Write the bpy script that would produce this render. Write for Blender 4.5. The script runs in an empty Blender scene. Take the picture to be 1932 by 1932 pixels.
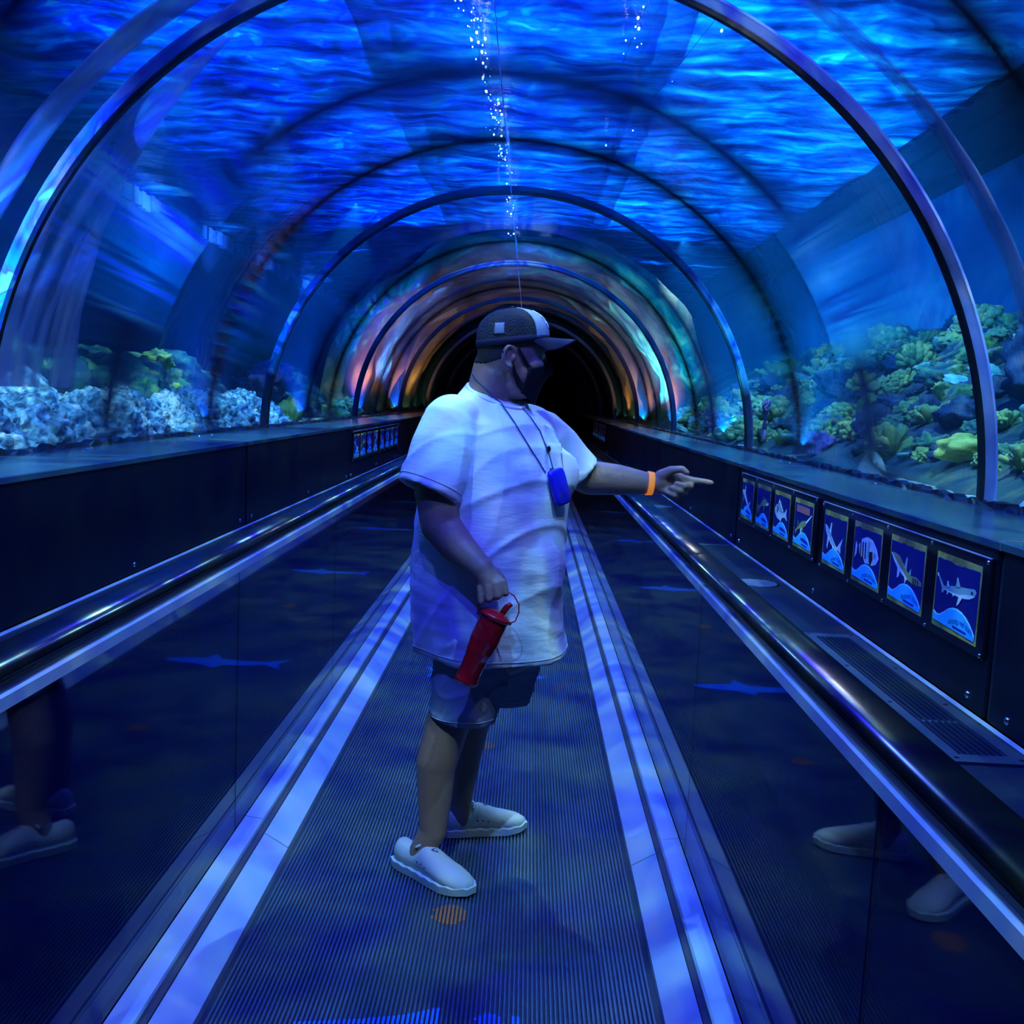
import bpy, bmesh, math, random
import numpy as np
from mathutils import Vector, Matrix, noise
from mathutils.bvhtree import BVHTree
random.seed(7)
PI = math.pi
SC = bpy.context.scene
COL = SC.collection

# ------------------------------------------------------------ camera
F_PX, SIZE = 1932.0, 1932.0
ROLL = math.radians(2.7)
CAM_POS = Vector((0.15, 0.0, 1.42))
_v = Vector(((1000 - 966) / F_PX, (966 - 755) / F_PX, -1.0)).normalized()      # tunnel axis seen by the camera
_u = Vector((math.sin(ROLL), math.cos(ROLL), 0.0)); _u.z = -(_u.x * _v.x + _u.y * _v.y) / _v.z; _u.normalize()
_x = _v.cross(_u)
W2C = Matrix(((_x.x, _v.x, _u.x), (_x.y, _v.y, _u.y), (_x.z, _v.z, _u.z)))
C2W = W2C.transposed()
cam = bpy.data.cameras.new('camera'); cam.lens = 36.0; cam.sensor_width = 36.0; cam.clip_start = 0.05; cam.clip_end = 200
camera = bpy.data.objects.new('camera', cam); COL.objects.link(camera)
camera.matrix_world = Matrix.Translation(CAM_POS) @ C2W.to_4x4()
SC.camera = camera

def at(px, py, y):
    """Point of the place at distance y down the tunnel on the sight line through a pixel of the photograph."""
    d = C2W @ Vector(((px - 966) / F_PX, (966 - py) / F_PX, -1.0))
    return CAM_POS + d * ((y - CAM_POS.y) / d.y)

# ------------------------------------------------------------ world, exposure, lights
world = bpy.data.worlds.new('world'); SC.world = world; world.use_nodes = True
world.node_tree.nodes['Background'].inputs[0].default_value = (0.004, 0.02, 0.08, 1)
world.node_tree.nodes['Background'].inputs[1].default_value = 0.25
SC.view_settings.view_transform = 'Standard'; SC.view_settings.look = 'None'
SC.view_settings.exposure = 0.0; SC.view_settings.gamma = 1.0; SC.view_settings.use_curve_mapping = False
cy = SC.cycles
cy.use_denoising = True
cy.max_bounces = 6; cy.diffuse_bounces = 2; cy.glossy_bounces = 2; cy.transmission_bounces = 4
cy.transparent_max_bounces = 32; cy.volume_bounces = 0
cy.caustics_reflective = False; cy.caustics_refractive = False
cy.sample_clamp_indirect = 3.0; cy.use_adaptive_sampling = True; cy.adaptive_threshold = 0.10; cy.adaptive_min_samples = 20; cy.light_sampling_threshold = 0.02

def aim(o, p, target):
    o.location = p
    o.rotation_euler = (Vector(target) - Vector(p)).to_track_quat('-Z', 'Y').to_euler()

def area(name, p, target, sx, sy, power, color):
    l = bpy.data.lights.new(name, 'AREA'); l.shape = 'RECTANGLE'; l.size = sx; l.size_y = sy; l.energy = power; l.color = color
    o = bpy.data.objects.new(name, l); COL.objects.link(o); aim(o, p, target); return o

def ripple_spot(name, p, target, power, angle, stops, scale, seed, hue=0.35, size=0.01):
    """A stage lamp with a rippled-glass gobo: its beam is broken into moving patches of colour."""
    l = bpy.data.lights.new(name, 'SPOT'); l.energy = power; l.spot_size = math.radians(angle); l.spot_blend = 0.6; l.shadow_soft_size = size
    o = bpy.data.objects.new(name, l); COL.objects.link(o); aim(o, p, target)
    l.use_nodes = True; nt = l.node_tree; em = nt.nodes['Emission']
    tc = nt.nodes.new('ShaderNodeTexCoord'); mp = nt.nodes.new('ShaderNodeMapping'); mp.inputs['Location'].default_value = (seed * 3.7, seed * 1.3, seed)
    nz = nt.nodes.new('ShaderNodeTexNoise'); nz.inputs['Scale'].default_value = scale; nz.inputs['Detail'].default_value = 2.5; nz.inputs['Distortion'].default_value = 1.2
    cr = nt.nodes.new('ShaderNodeValToRGB')
    while len(cr.color_ramp.elements) < len(stops): cr.color_ramp.elements.new(0.5)
    for e, (pos, c) in zip(cr.color_ramp.elements, stops): e.position = pos; e.color = (*c, 1)
    nt.links.new(tc.outputs['Normal'], mp.inputs[0]); nt.links.new(mp.outputs[0], nz.inputs['Vector'])
    nt.links.new(nz.outputs[0], cr.inputs[0]); nt.links.new(cr.outputs[0], em.inputs[0])
    return o

RIP = [(0.30, (0.02, 0.02, 0.8)), (0.43, (0.04, 0.04, 1.0)), (0.50, (0.11, 0.24, 1.0)), (0.57, (0.21, 0.58, 1.0)), (0.68, (0.60, 1.05, 1.0))]
for i, (x, y, e) in enumerate(((-0.1, 1.0, 210), (0.75, 1.7, 150), (0.25, 2.6, 150), (-0.75, 3.5, 150), (-0.8, 1.95, 120), (0.7, 4.6, 180), (-0.1, 5.6, 220), (0.25, 7.4, 260), (-0.1, 10.0, 300), (0.25, 13.0, 300))):
    ripple_spot('ripple_lamp_and_fill', (x, y, 3.33), (x * 0.3 + 0.05, y + 0.25, 0), e, 120, RIP, 7.5, i + 1)  # lamps at the sides of the row are added to thin the shadows
# added fill: unseen pale, warm spots that brighten the man
WARM = [(0.35, (0.10, 0.10, 0.16)), (0.50, (0.32, 0.30, 0.32)), (0.62, (1.0, 0.92, 0.70))]
ripple_spot('warm_fill', (0.95, 1.6, 3.30), (0.15, 3.05, 0.9), 45, 80, WARM, 8.0, 41)
ripple_spot('warm_fill', (0.9, 3.9, 3.33), (0.3, 3.1, 1.0), 35, 80, WARM, 8.0, 44)
# tank lamps over both banks of the reef: small bright spots, their beams rippled by the water
WRIP = [(0.32, (0.10, 0.30, 0.55)), (0.45, (0.20, 0.60, 0.85)), (0.55, (0.38, 0.85, 1.0)), (0.66, (0.85, 1.15, 1.0))]
for i, y in enumerate((2.6, 4.4, 6.6, 9.2, 12.5)):
    ripple_spot('bank_lamp', (1.80, y - 0.5, 3.33), (2.6, y + 0.3, 1.45), 330, 105, WRIP, 9.0, i + 11, size=0.0)
for i, y in enumerate((3.2, 5.4, 7.8, 11.0)):
    ripple_spot('ledge_fill', (-1.70, y - 0.4, 3.33), (-2.12, y + 0.1, 1.15), 560, 66, WRIP, 12.0, i + 21, size=0.0)  # unseen aimed spots added to brighten the pale ledge
for i, y in enumerate((4.6, 7.6)):
    ripple_spot('mound_lamp', (-2.6, y, 3.33), (-2.9, y + 0.2, 1.3), 130, 80, WRIP, 9.0, i + 31, size=0.0)
# unseen floods added to brighten the tank walls and the ripples of the surface
def flood(name, p, target, power, color, angle=120):
    l = bpy.data.lights.new(name, 'SPOT'); l.energy = power; l.spot_size = math.radians(angle); l.spot_blend = 1.0; l.shadow_soft_size = 0.0; l.color = color
    o = bpy.data.objects.new(name, l); COL.objects.link(o); aim(o, p, target); return o
for y in (3.5, 7.0, 11.0, 15.0):
    flood('wall_fill', (1.6, y, 2.9), (3.6, y + 1.0, 2.4), 42, (0.0, 0.55, 1.0))
    flood('wall_fill', (-1.75, y + 1, 2.7), (-4.0, y + 2.0, 2.2), 6, (0.0, 0.40, 1.0))
for y in (10.8, 13.0, 15.5, 18.5):
    flood('tile_fill', (-3.2, y, 2.9), (-4.0, y + 0.2, 3.3), 110, (0.45, 0.65, 1.0), 70)
SR = [(0.34, (0.0, 0.10, 0.45)), (0.46, (0.0, 0.38, 0.85)), (0.56, (0.02, 0.62, 1.0)), (0.66, (0.10, 1.0, 1.3))]
SL = [(0.34, (0.0, 0.05, 0.30)), (0.48, (0.0, 0.22, 0.80)), (0.58, (0.02, 0.05, 1.6)), (0.66, (0.05, 0.65, 1.3))]
for i, y in enumerate((2.6, 5.8, 8.2, 11.0, 14.0)):
    if y > 3: ripple_spot('surface_fill', (1.70, y, 1.24), (1.6, y + 0.8, 3.4), 720, 110, SR, 9.0, 51 + i, size=0.0)
    ripple_spot('surface_fill', (-1.70, y, 1.24), (-1.0, y + 0.8, 3.4), 720, 110, SL, 9.0, 61 + i, size=0.0)
for i, y in enumerate((4.3, 5.6, 7.2, 9.4, 12.0)):
    ripple_spot('blue_fill', (-0.15, y, 2.84), (-0.15, y + 0.2, 3.4), 44, 165, [(0.36, (0.0, 0.06, 0.30)), (0.47, (0.0, 0.16, 0.7)), (0.55, (0.0, 0.0, 1.3)), (0.64, (0.05, 0.6, 1.2))], 3.5, 71 + i, size=0.0)
# unseen warm spots added to light the arches orange further down the tunnel
for sx in (-1, 1):
    for y in (12.6, 14.0, 15.4, 16.8, 18.5):
        l = bpy.data.lights.new('arch_fill', 'SPOT'); l.energy = 70; l.spot_size = math.radians(150); l.spot_blend = 1.0; l.shadow_soft_size = 0.0; l.color = (1.0, 0.40, 0.10)
        o = bpy.data.objects.new('arch_fill', l); COL.objects.link(o); aim(o, (sx * 1.72, y, 1.22), (sx * 1.5, y + 0.2, 3.0))

# ------------------------------------------------------------ helpers
def link(o, parent=None):
    COL.objects.link(o)
    if parent is not None: o.parent = parent
    return o

def tag(o, label=None, cat=None, group=None, kind=None):
    if label: o['label'] = label
    if cat: o['category'] = cat
    if group: o['group'] = group
    if kind: o['kind'] = kind
    return o

def thing(name, label, cat, loc=(0, 0, 0), rotz=0.0, group=None):
    o = bpy.data.objects.new(name, None); o.empty_display_size = 0.05
    COL.objects.link(o); o.location = loc; o.rotation_euler = (0, 0, rotz)
    return tag(o, label, cat, group)

def make(name, verts, faces, m, parent=None, smooth=False, idx=None, uv=None):
    me = bpy.data.meshes.new(name); me.from_pydata([tuple(v) for v in verts], [], faces); me.update()
    for mm in (m if isinstance(m, (list, tuple)) else [m]): me.materials.append(mm)
    if idx is not None: me.polygons.foreach_set('material_index', idx)
    if smooth: me.polygons.foreach_set('use_smooth', [True] * len(me.polygons))
    if uv is not None:
        l = me.uv_layers.new(name='UVMap')
        for lp in me.loops: l.data[lp.index].uv = uv[lp.vertex_index]
    return link(bpy.data.objects.new(name, me), parent)

class MB:
    """Collects simple shapes that together make ONE mesh object."""
    def __init__(s): s.v = []; s.f = []
    def add(s, vs, fs):
        n = len(s.v); s.v += [tuple(v) for v in vs]; s.f += [tuple(i + n for i in f) for f in fs]; return s
    def box(s, x0, x1, y0, y1, z0, z1):
        return s.add([(x0, y0, z0), (x1, y0, z0), (x1, y1, z0), (x0, y1, z0), (x0, y0, z1), (x1, y0, z1), (x1, y1, z1), (x0, y1, z1)],
                     [(0, 3, 2, 1), (4, 5, 6, 7), (0, 1, 5, 4), (1, 2, 6, 5), (2, 3, 7, 6), (3, 0, 4, 7)])
    def prof(s, pts, y0, y1, ny=1):
        """closed (x, z) profile pushed along the tunnel"""
        n = len(pts); vs = []; fs = []
        for k in range(ny + 1):
            y = y0 + (y1 - y0) * k / ny
            vs += [(x, y, z) for x, z in pts]
        for k in range(ny):
            for i in range(n):
                j = (i + 1) % n
                fs.append((k * n + i, k * n + j, (k + 1) * n + j, (k + 1) * n + i))
        fs.append(tuple(range(n - 1, -1, -1))); fs.append(tuple(range(ny * n, ny * n + n)))
        return s.add(vs, fs)
    def tube(s, pts, rad, n=10, cap=True, flat=1.0):
        pts = [Vector(p) for p in pts]; m = len(pts)
        rad = rad if isinstance(rad, (list, tuple)) else [rad] * m
        rings = []; up = None
        for i, p in enumerate(pts):
            t = (pts[min(i + 1, m - 1)] - pts[max(i - 1, 0)]).normalized()
            if up is None: up = t.orthogonal().normalized()
            else: up = (up - t * up.dot(t)).normalized()
            b = t.cross(up)
            rings.append([p + (up * math.cos(2 * PI * k / n) + b * math.sin(2 * PI * k / n) * flat) * rad[i] for k in range(n)])
        return s.loft(rings, cap)
    def loft(s, rings, cap=True):
        n = len(rings[0]); vs = [v for r in rings for v in r]; fs = []
        for i in range(len(rings) - 1):
            for k in range(n):
                j = (k + 1) % n
                fs.append((i * n + k, i * n + j, (i + 1) * n + j, (i + 1) * n + k))
        if cap:
            fs.append(tuple(range(n - 1, -1, -1))); fs.append(tuple(range((len(rings) - 1) * n, len(rings) * n)))
        return s.add(vs, fs)
    def capsule(s, p0, p1, r0, r1, n=16):
        """tapered limb piece with round ends"""
        p0, p1 = Vector(p0), Vector(p1); t = (p1 - p0).normalized()
        pts = []; rad = []
        for a in (85, 60, 35, 12): pts.append(p0 - t * r0 * math.sin(math.radians(a))); rad.append(r0 * math.cos(math.radians(a)))
        pts.append(p0); rad.append(r0); pts.append(p1); rad.append(r1)
        for a in (12, 35, 60, 85): pts.append(p1 + t * r1 * math.sin(math.radians(a))); rad.append(r1 * math.cos(math.radians(a)))
        return s.tube(pts, rad, n)
    def ball(s, c, ax, rot=None, seg=20, rin=12):
        c = Vector(c); R = rot if rot is not None else Matrix.Identity(3)
        rings = []
        for i in range(rin + 1):
            a = -PI / 2 + PI * (i + 0.02) / (rin + 0.04)
            rings.append([c + R @ Vector((ax[0] * math.cos(a) * math.cos(2 * PI * k / seg), ax[1] * math.cos(a) * math.sin(2 * PI * k / seg), ax[2] * math.sin(a))) for k in range(seg)])
        return s.loft(rings)
    def disc(s, c, r, h, n=20, axis=2):
        c = Vector(c); rings = []
        for d in (0, h):
            ring = []
            for k in range(n):
                a = 2 * PI * k / n; q = [math.cos(a) * r, math.sin(a) * r]
                if axis == 2: ring.append(c + Vector((q[0], q[1], d)))
                elif axis == 0: ring.append(c + Vector((d, q[0], q[1])))
                else: ring.append(c + Vector((q[0], d, q[1])))
            rings.append(ring)
        return s.loft(rings)
    def build(s, name, m, parent=None, smooth=False, bevel=0.0):
        me = bpy.data.meshes.new(name); me.from_pydata(s.v, [], s.f); me.update()
        bm = bmesh.new(); bm.from_mesh(me)
        bmesh.ops.recalc_face_normals(bm, faces=bm.faces)
        if bevel: bmesh.ops.bevel(bm, geom=list(bm.edges), offset=bevel, segments=1, affect='EDGES', clamp_overlap=True)
        bm.to_mesh(me); bm.free()
        if smooth: me.polygons.foreach_set('use_smooth', [True] * len(me.polygons))
        me.materials.append(m)
        return link(bpy.data.objects.new(name, me), parent)

def copy_tree(o, parent=None):
    c = o.copy(); COL.objects.link(c)
    if parent is not None: c.parent = parent
    for ch in list(o.children): copy_tree(ch, c)
    return c

# ------------------------------------------------------------ materials
def mat(name, color, rough=0.5, metal=0.0, spec=0.5, bump=None, var=None, trans=0.0, sheen=0.0, sss=0.0, coat=0.0, emit=None):
    m = bpy.data.materials.new(name); m.use_nodes = True; nt = m.node_tree; b = nt.nodes['Principled BSDF']
    b.inputs['Base Color'].default_value = (*color, 1); b.inputs['Roughness'].default_value = rough; b.inputs['Metallic'].default_value = metal
    b.inputs['Specular IOR Level'].default_value = spec; b.inputs['Transmission Weight'].default_value = trans
    b.inputs['Sheen Weight'].default_value = sheen; b.inputs['Coat Weight'].default_value = coat
    if sss: b.inputs['Subsurface Weight'].default_value = sss; b.inputs['Subsurface Radius'].default_value = (0.01, 0.004, 0.002); b.inputs['Subsurface Scale'].default_value = 0.5
    if emit: b.inputs['Emission Color'].default_value = (*emit[0], 1); b.inputs['Emission Strength'].default_value = emit[1]
    tc = None
    if bump or var: tc = nt.nodes.new('ShaderNodeTexCoord')
    def tex(scale, stretch, detail=4.0):
        mp = nt.nodes.new('ShaderNodeMapping'); mp.inputs['Scale'].default_value = stretch
        nz = nt.nodes.new('ShaderNodeTexNoise'); nz.inputs['Scale'].default_value = scale; nz.inputs['Detail'].default_value = detail
        nt.links.new(tc.outputs['Object'], mp.inputs[0]); nt.links.new(mp.outputs[0], nz.inputs['Vector']); return nz
    if bump:
        nz = tex(bump[0], bump[2] if len(bump) > 2 else (1, 1, 1)); bp = nt.nodes.new('ShaderNodeBump'); bp.inputs['Strength'].default_value = bump[1]; bp.inputs['Distance'].default_value = 0.02
        nt.links.new(nz.outputs[0], bp.inputs['Height']); nt.links.new(bp.outputs[0], b.inputs['Normal'])
    if var:                                         # (scale, [(pos, colour)...], stretch)
        nz = tex(var[0], var[2] if len(var) > 2 else (1, 1, 1), 6.0); cr = nt.nodes.new('ShaderNodeValToRGB')
        while len(cr.color_ramp.elements) < len(var[1]): cr.color_ramp.elements.new(0.5)
        for e, (pos, c) in zip(cr.color_ramp.elements, var[1]): e.position = pos; e.color = (*c, 1)
        nt.links.new(nz.outputs[0], cr.inputs[0]); nt.links.new(cr.outputs[0], b.inputs['Base Color'])
    return m

def clear(name, tint, ior=1.45, gloss_rough=0.02, bump=None, gain=1.0, film=None):
    """thin clear sheet: transparent, with a Fresnel-weighted mirror on it (and optionally a diffuse film)"""
    m = bpy.data.materials.new(name); m.use_nodes = True; nt = m.node_tree; nt.nodes.clear()
    out = nt.nodes.new('ShaderNodeOutputMaterial'); mx = nt.nodes.new('ShaderNodeMixShader')
    tr = nt.nodes.new('ShaderNodeBsdfTransparent'); tr.inputs[0].default_value = (*tint, 1)
    gl = nt.nodes.new('ShaderNodeBsdfGlossy'); gl.inputs['Roughness'].default_value = gloss_rough
    lw = nt.nodes.new('ShaderNodeLayerWeight'); lw.inputs['Blend'].default_value = 0.5      # Schlick's mirror share, the same from both sides
    pw = nt.nodes.new('ShaderNodeMath'); pw.operation = 'POWER'; pw.inputs[1].default_value = 5.0
    f0 = ((ior - 1) / (ior + 1)) ** 2
    fr = nt.nodes.new('ShaderNodeMapRange'); fr.inputs['To Min'].default_value = f0; fr.inputs['To Max'].default_value = 1.0
    nt.links.new(lw.outputs['Facing'], pw.inputs[0]); nt.links.new(pw.outputs[0], fr.inputs['Value'])
    base = tr
    if film:
        df = nt.nodes.new('ShaderNodeBsdfDiffuse'); df.inputs[0].default_value = (*film[0], 1); m2 = nt.nodes.new('ShaderNodeMixShader'); m2.inputs[0].default_value = film[1]
        nt.links.new(tr.outputs[0], m2.inputs[1]); nt.links.new(df.outputs[0], m2.inputs[2]); base = m2
    mu = nt.nodes.new('ShaderNodeMath'); mu.operation = 'MULTIPLY'; mu.inputs[1].default_value = gain; mu.use_clamp = True
    nt.links.new(fr.outputs[0], mu.inputs[0]); nt.links.new(mu.outputs[0], mx.inputs[0])
    nt.links.new(base.outputs[0], mx.inputs[1]); nt.links.new(gl.outputs[0], mx.inputs[2]); nt.links.new(mx.outputs[0], out.inputs[0])
    if bump:
        tc = nt.nodes.new('ShaderNodeTexCoord'); mp = nt.nodes.new('ShaderNodeMapping'); mp.inputs['Scale'].default_value = bump[2]
        nz = nt.nodes.new('ShaderNodeTexNoise'); nz.inputs['Scale'].default_value = bump[0]; nz.inputs['Detail'].default_value = 3
        bp = nt.nodes.new('ShaderNodeBump'); bp.inputs['Strength'].default_value = bump[1]; bp.inputs['Distance'].default_value = 0.02
        nt.links.new(tc.outputs['UV'], mp.inputs[0]); nt.links.new(mp.outputs[0], nz.inputs['Vector']); nt.links.new(nz.outputs[0], bp.inputs['Height'])
        nt.links.new(bp.outputs[0], gl.inputs['Normal'])
    return m

M = dict(
    black=mat('black_laminate', (0.0025, 0.004, 0.014), 0.35, spec=0.25),
    sill=mat('dark_sill', (0.03, 0.07, 0.10), 0.22, spec=0.6, bump=(3, 0.02)),
    deck=mat('deck_sheet', (0.02, 0.03, 0.06), 0.28, metal=0.3, bump=(40, 0.03)),
    rubber=mat('black_rubber', (0.008, 0.010, 0.012), 0.22, spec=0.6),
    steel=mat('brushed_steel', (0.50, 0.55, 0.62), 0.38, metal=0.85, bump=(8, 0.03, (30, 0.5, 30))),
    satin=mat('satin_aluminium', (0.48, 0.54, 0.72), 0.45, metal=0.5),
    brush=mat('brush_bristle', (0.05, 0.05, 0.08), 0.8),
    belt=mat('belt_rib', (0.10, 0.135, 0.20), 0.40, metal=0.4),
    dark=mat('dark_void', (0.004, 0.012, 0.035), 0.6),
    navy=mat('navy_backing', (0.03, 0.10, 0.38), 0.5),
    chrome=mat('chrome', (0.8, 0.85, 0.9), 0.15, metal=1.0),
    bead=mat('black_silicone', (0.006, 0.008, 0.016), 0.3, spec=0.6),
)
# ------------------------------------------------------------ setting: walkway pit, deck, low side walls
Y0, Y1 = -1.2, 30.5
RC, RI, RO = 1.155, 1.59, 1.628                       # tunnel: centre height, inner and outer radius
RINGS = [-0.30 + 3.55 * k for k in range(9)]

floor = MB().box(-1.3, 1.3, Y0, Y1 + 1, -0.30, -0.13).build('floor', M['dark']); tag(floor, kind='structure')
def seams(first, step):
    ys = [Y0]; y = first
    while y - step > Y0: y -= step
    while y < Y1:
        if y > Y0 + 0.05: ys.append(y)
        y += step
    return ys + [Y1]
for s, first in ((1, 5.08), (-1, 4.93)):
    ys = seams(first, 2.83)
    for a, b in zip(ys[:-1], ys[1:]):
        x0, x1 = sorted((s * 0.735, s * 1.204))
        MB().box(x0, x1, a + 0.004, b - 0.004, 0.726, 0.746).build('deck_plate', M['deck'], floor, bevel=0.003)
        MB().box(x0 + 0.03, x1 - 0.03, b - 0.006, b + 0.006, 0.7265, 0.7478).build('seam_strip', M['steel'], floor)
    # the low black wall beside the deck
    w = MB().box(*sorted((s * 1.237, s * 1.62)), Y0, Y1, -0.13, 1.138).build('wall_right' if s > 0 else 'wall_left', M['dark']); tag(w, kind='structure')
    for a, b in zip(ys[:-1], ys[1:]):
        a2, b2 = a + 0.02, b - 0.02
        MB().box(*sorted((s * 1.205, s * 1.236)), a + 0.012, b - 0.012, 0.752, 1.157).build('face_panel', M['black'], w, bevel=0.004)
        MB().box(*sorted((s * 1.197, s * 1.60)), a + 0.003, b - 0.003, 1.1385, 1.160).build('sill_panel', M['sill'], w, bevel=0.003)
        MB().box(*sorted((s * 1.213, s * 1.236)), b - 0.0115, b + 0.0115, 0.752, 1.137).build('seam_strip', M['deck'], w)
        MB().box(*sorted((s * 1.2, s * 1.6)), b - 0.0028, b + 0.0028, 1.139, 1.1612).build('seam_strip', M['steel'], w)
        if a < 22:
            for yb in (a + 0.10, (a + b) / 2, b - 0.10):
                MB().ball((s * 1.204, yb, 0.785), (0.006, 0.009, 0.009), seg=10, rin=6).build('bolt', M['chrome'], w, True)
                MB().ball((s * 1.50, yb + 0.3, 1.161), (0.009, 0.009, 0.005), seg=10, rin=6).build('bolt', M['chrome'], w, True)
    # pale bead of sealant where deck meets wall, dark crust where glass meets sill
    vs = MB(); vs.prof([(s * 1.196, 0.746), (s * 1.2045, 0.746), (s * 1.2045, 0.751), (s * 1.200, 0.750)], Y0, Y1).build('baseboard_right' if s > 0 else 'baseboard_left', mat('pale_sealant', (0.25, 0.30, 0.42), 0.4)); tag(COL.objects[-1], kind='structure')
    rr = random.Random(3 + s); rings = []; y = 1.0
    while y < Y1:
        h = 0.010 + 0.016 * rr.random() ** 2; d = 0.03 + 0.025 * rr.random()
        rings.append([Vector(q) for q in ((s * 1.60, y, 1.1602), (s * (1.60 - d), y, 1.1602), (s * (1.60 - d * 0.85), y, 1.1602 + h), (s * 1.60, y, 1.1602 + h))]); y += rr.uniform(0.015, 0.06) if y < 12 else 0.5
    mb = MB().loft(rings)
    mb.build('trim_%d' % (1 if s > 0 else 2), M['bead']); tag(COL.objects[-1], kind='structure')

# ------------------------------------------------------------ moving walkway
walk = thing('moving_walkway', 'ribbed black moving walkway running down the middle of the tunnel', 'walkway', (0, 3, 0))
def under(o, parent): o.parent = parent; o.matrix_parent_inverse = Matrix.Translation(-Vector(parent.location)); return o
def part(mb, name, m, parent, smooth=False, bevel=0.0):
    return under(mb.build(name, m, None, smooth, bevel), parent)
pts = []; NR = 94; pitch = 1.03 / NR
for i in range(NR):
    x = -0.515 + i * pitch
    pts += [(x, -0.010), (x + pitch * 0.18, -0.001), (x + pitch * 0.26, 0.0), (x + pitch * 0.66, 0.0), (x + pitch * 0.74, -0.001), (x + pitch * 0.92, -0.010)]
vs = [(x, y, z) for y in (Y0, Y1) for x, z in pts]; n = len(pts)
belt = make('belt', vs, [(i, i + 1, n + i + 1, n + i) for i in range(n - 1)], M['belt']); under(belt, walk)
part(MB().box(-0.53, 0.53, Y0, Y1, -0.10, -0.012), 'belt_base', M['dark'], walk)
for s in (1, -1):
    ys = seams(3.02, 3.2)
    for a, b in zip(ys[:-1], ys[1:]):
        part(MB().prof([(s * 0.530, -0.06), (s * 0.530, 0.012), (s * 0.603, 0.055), (s * 0.603, -0.06)], a + 0.002, b - 0.002), 'skirt_panel', M['satin'], walk)
        part(MB().prof([(s * 0.5298, 0.0), (s * 0.5298, 0.0135), (s * 0.603, 0.0565), (s * 0.603, 0.04)], b - 0.0025, b + 0.0025), 'seam_strip', M['steel'], walk)
        part(MB().prof([(s * 0.626, -0.06), (s * 0.626, 0.070), (s * 0.682, 0.078), (s * 0.682, -0.06)], a + 0.07 + 0.0015, b + 0.07 - 0.0015), 'cover_strip', M['satin'], walk)
    part(MB().box(*sorted((s * 0.604, s * 0.618)), Y0, Y1, 0.02, 0.060), 'brush_strip', M['brush'], walk)
    part(MB().box(*sorted((s * 0.6185, s * 0.6255)), Y0, Y1, 0.02, 0.072), 'edge_rail', M['steel'], walk)

# prints on the belt: blue sharks and orange fish lying on the rib tops
pr_blue = mat('blue_print', (0.02, 0.22, 0.95), 0.5); pr_org = mat('orange_print', (0.42, 0.13, 0.03), 0.5)
def print_on_belt(name, poly, cx, cyy, m, label):
    mb = MB(); h = 0.0009
    for i in range(NR):
        xa = -0.515 + i * pitch + pitch * 0.2; xb = xa + pitch * 0.54; xm = (xa + xb) / 2 - cx
        cr = []
        for (ax, ay), (bx, by) in zip(poly, poly[1:] + poly[:1]):
            if (ax <= xm) != (bx <= xm): cr.append(ay + (by - ay) * (xm - ax) / (bx - ax))
        cr.sort()
        for a, b in zip(cr[::2], cr[1::2]):
            if b - a > 0.004: mb.box(xa, xb, cyy + a, cyy + b, -0.0002, h)
    o = part(mb, name, m, walk); o['label'] = label; return o
SHARK = [(-0.36, 0.03), (-0.33, -0.02), (-0.27, -0.05), (-0.1, -0.075), (0.0, -0.15), (0.03, -0.08), (0.18, -0.06), (0.30, -0.02), (0.42, -0.12), (0.38, 0.01), (0.44, 0.13), (0.29, 0.04),
         (0.12, 0.05), (0.0, 0.06), (-0.075, 0.185), (-0.10, 0.075), (-0.26, 0.055)]
SHARK2 = [(-x, y) for x, y in SHARK]
for k, y in enumerate((2.03, 5.16, 7.95, 10.7, 13.5)):
    NEAR = [(-0.40, 0.10), (-0.25, 0.125), (-0.15, 0.15), (-0.075, 0.185), (-0.062, 0.08), (0.30, 0.0), (0.3, -0.10), (-0.4, -0.10)]
    print_on_belt('shark_print', [(a * 0.8, b * 0.85) for a, b in SHARK2] if k else NEAR, 0.08 if k == 0 else 0.02, y + (0.035 if k == 0 else 0.0), pr_blue, 'bright blue printed shark')
BLOB = [(0.045 * math.cos(a * PI / 8) * (1 + 0.2 * math.sin(3 * a)), 0.045 * math.sin(a * PI / 8)) for a in range(16)]
print_on_belt('bubble_print', [(x * 0.75, y * 0.85) for x, y in BLOB], 0.125, 2.20, pr_blue, 'bright blue printed bubble')
print_on_belt('bubble_print', [(x * .3, y * .4) for x, y in BLOB], 0.185, 2.215, pr_blue, 'bright blue printed bubble')
print_on_belt('fish_print', [(x * 1.05, y * 1.25) for x, y in BLOB], -0.003, 2.685, pr_org, 'orange printed fish')
print_on_belt('fish_print', BLOB, 0.03, 4.08, pr_org, 'orange printed fish')
for y in (6.6, 9.4): print_on_belt('fish_print', BLOB, 0.0, y, pr_org, 'orange printed fish')

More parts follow.
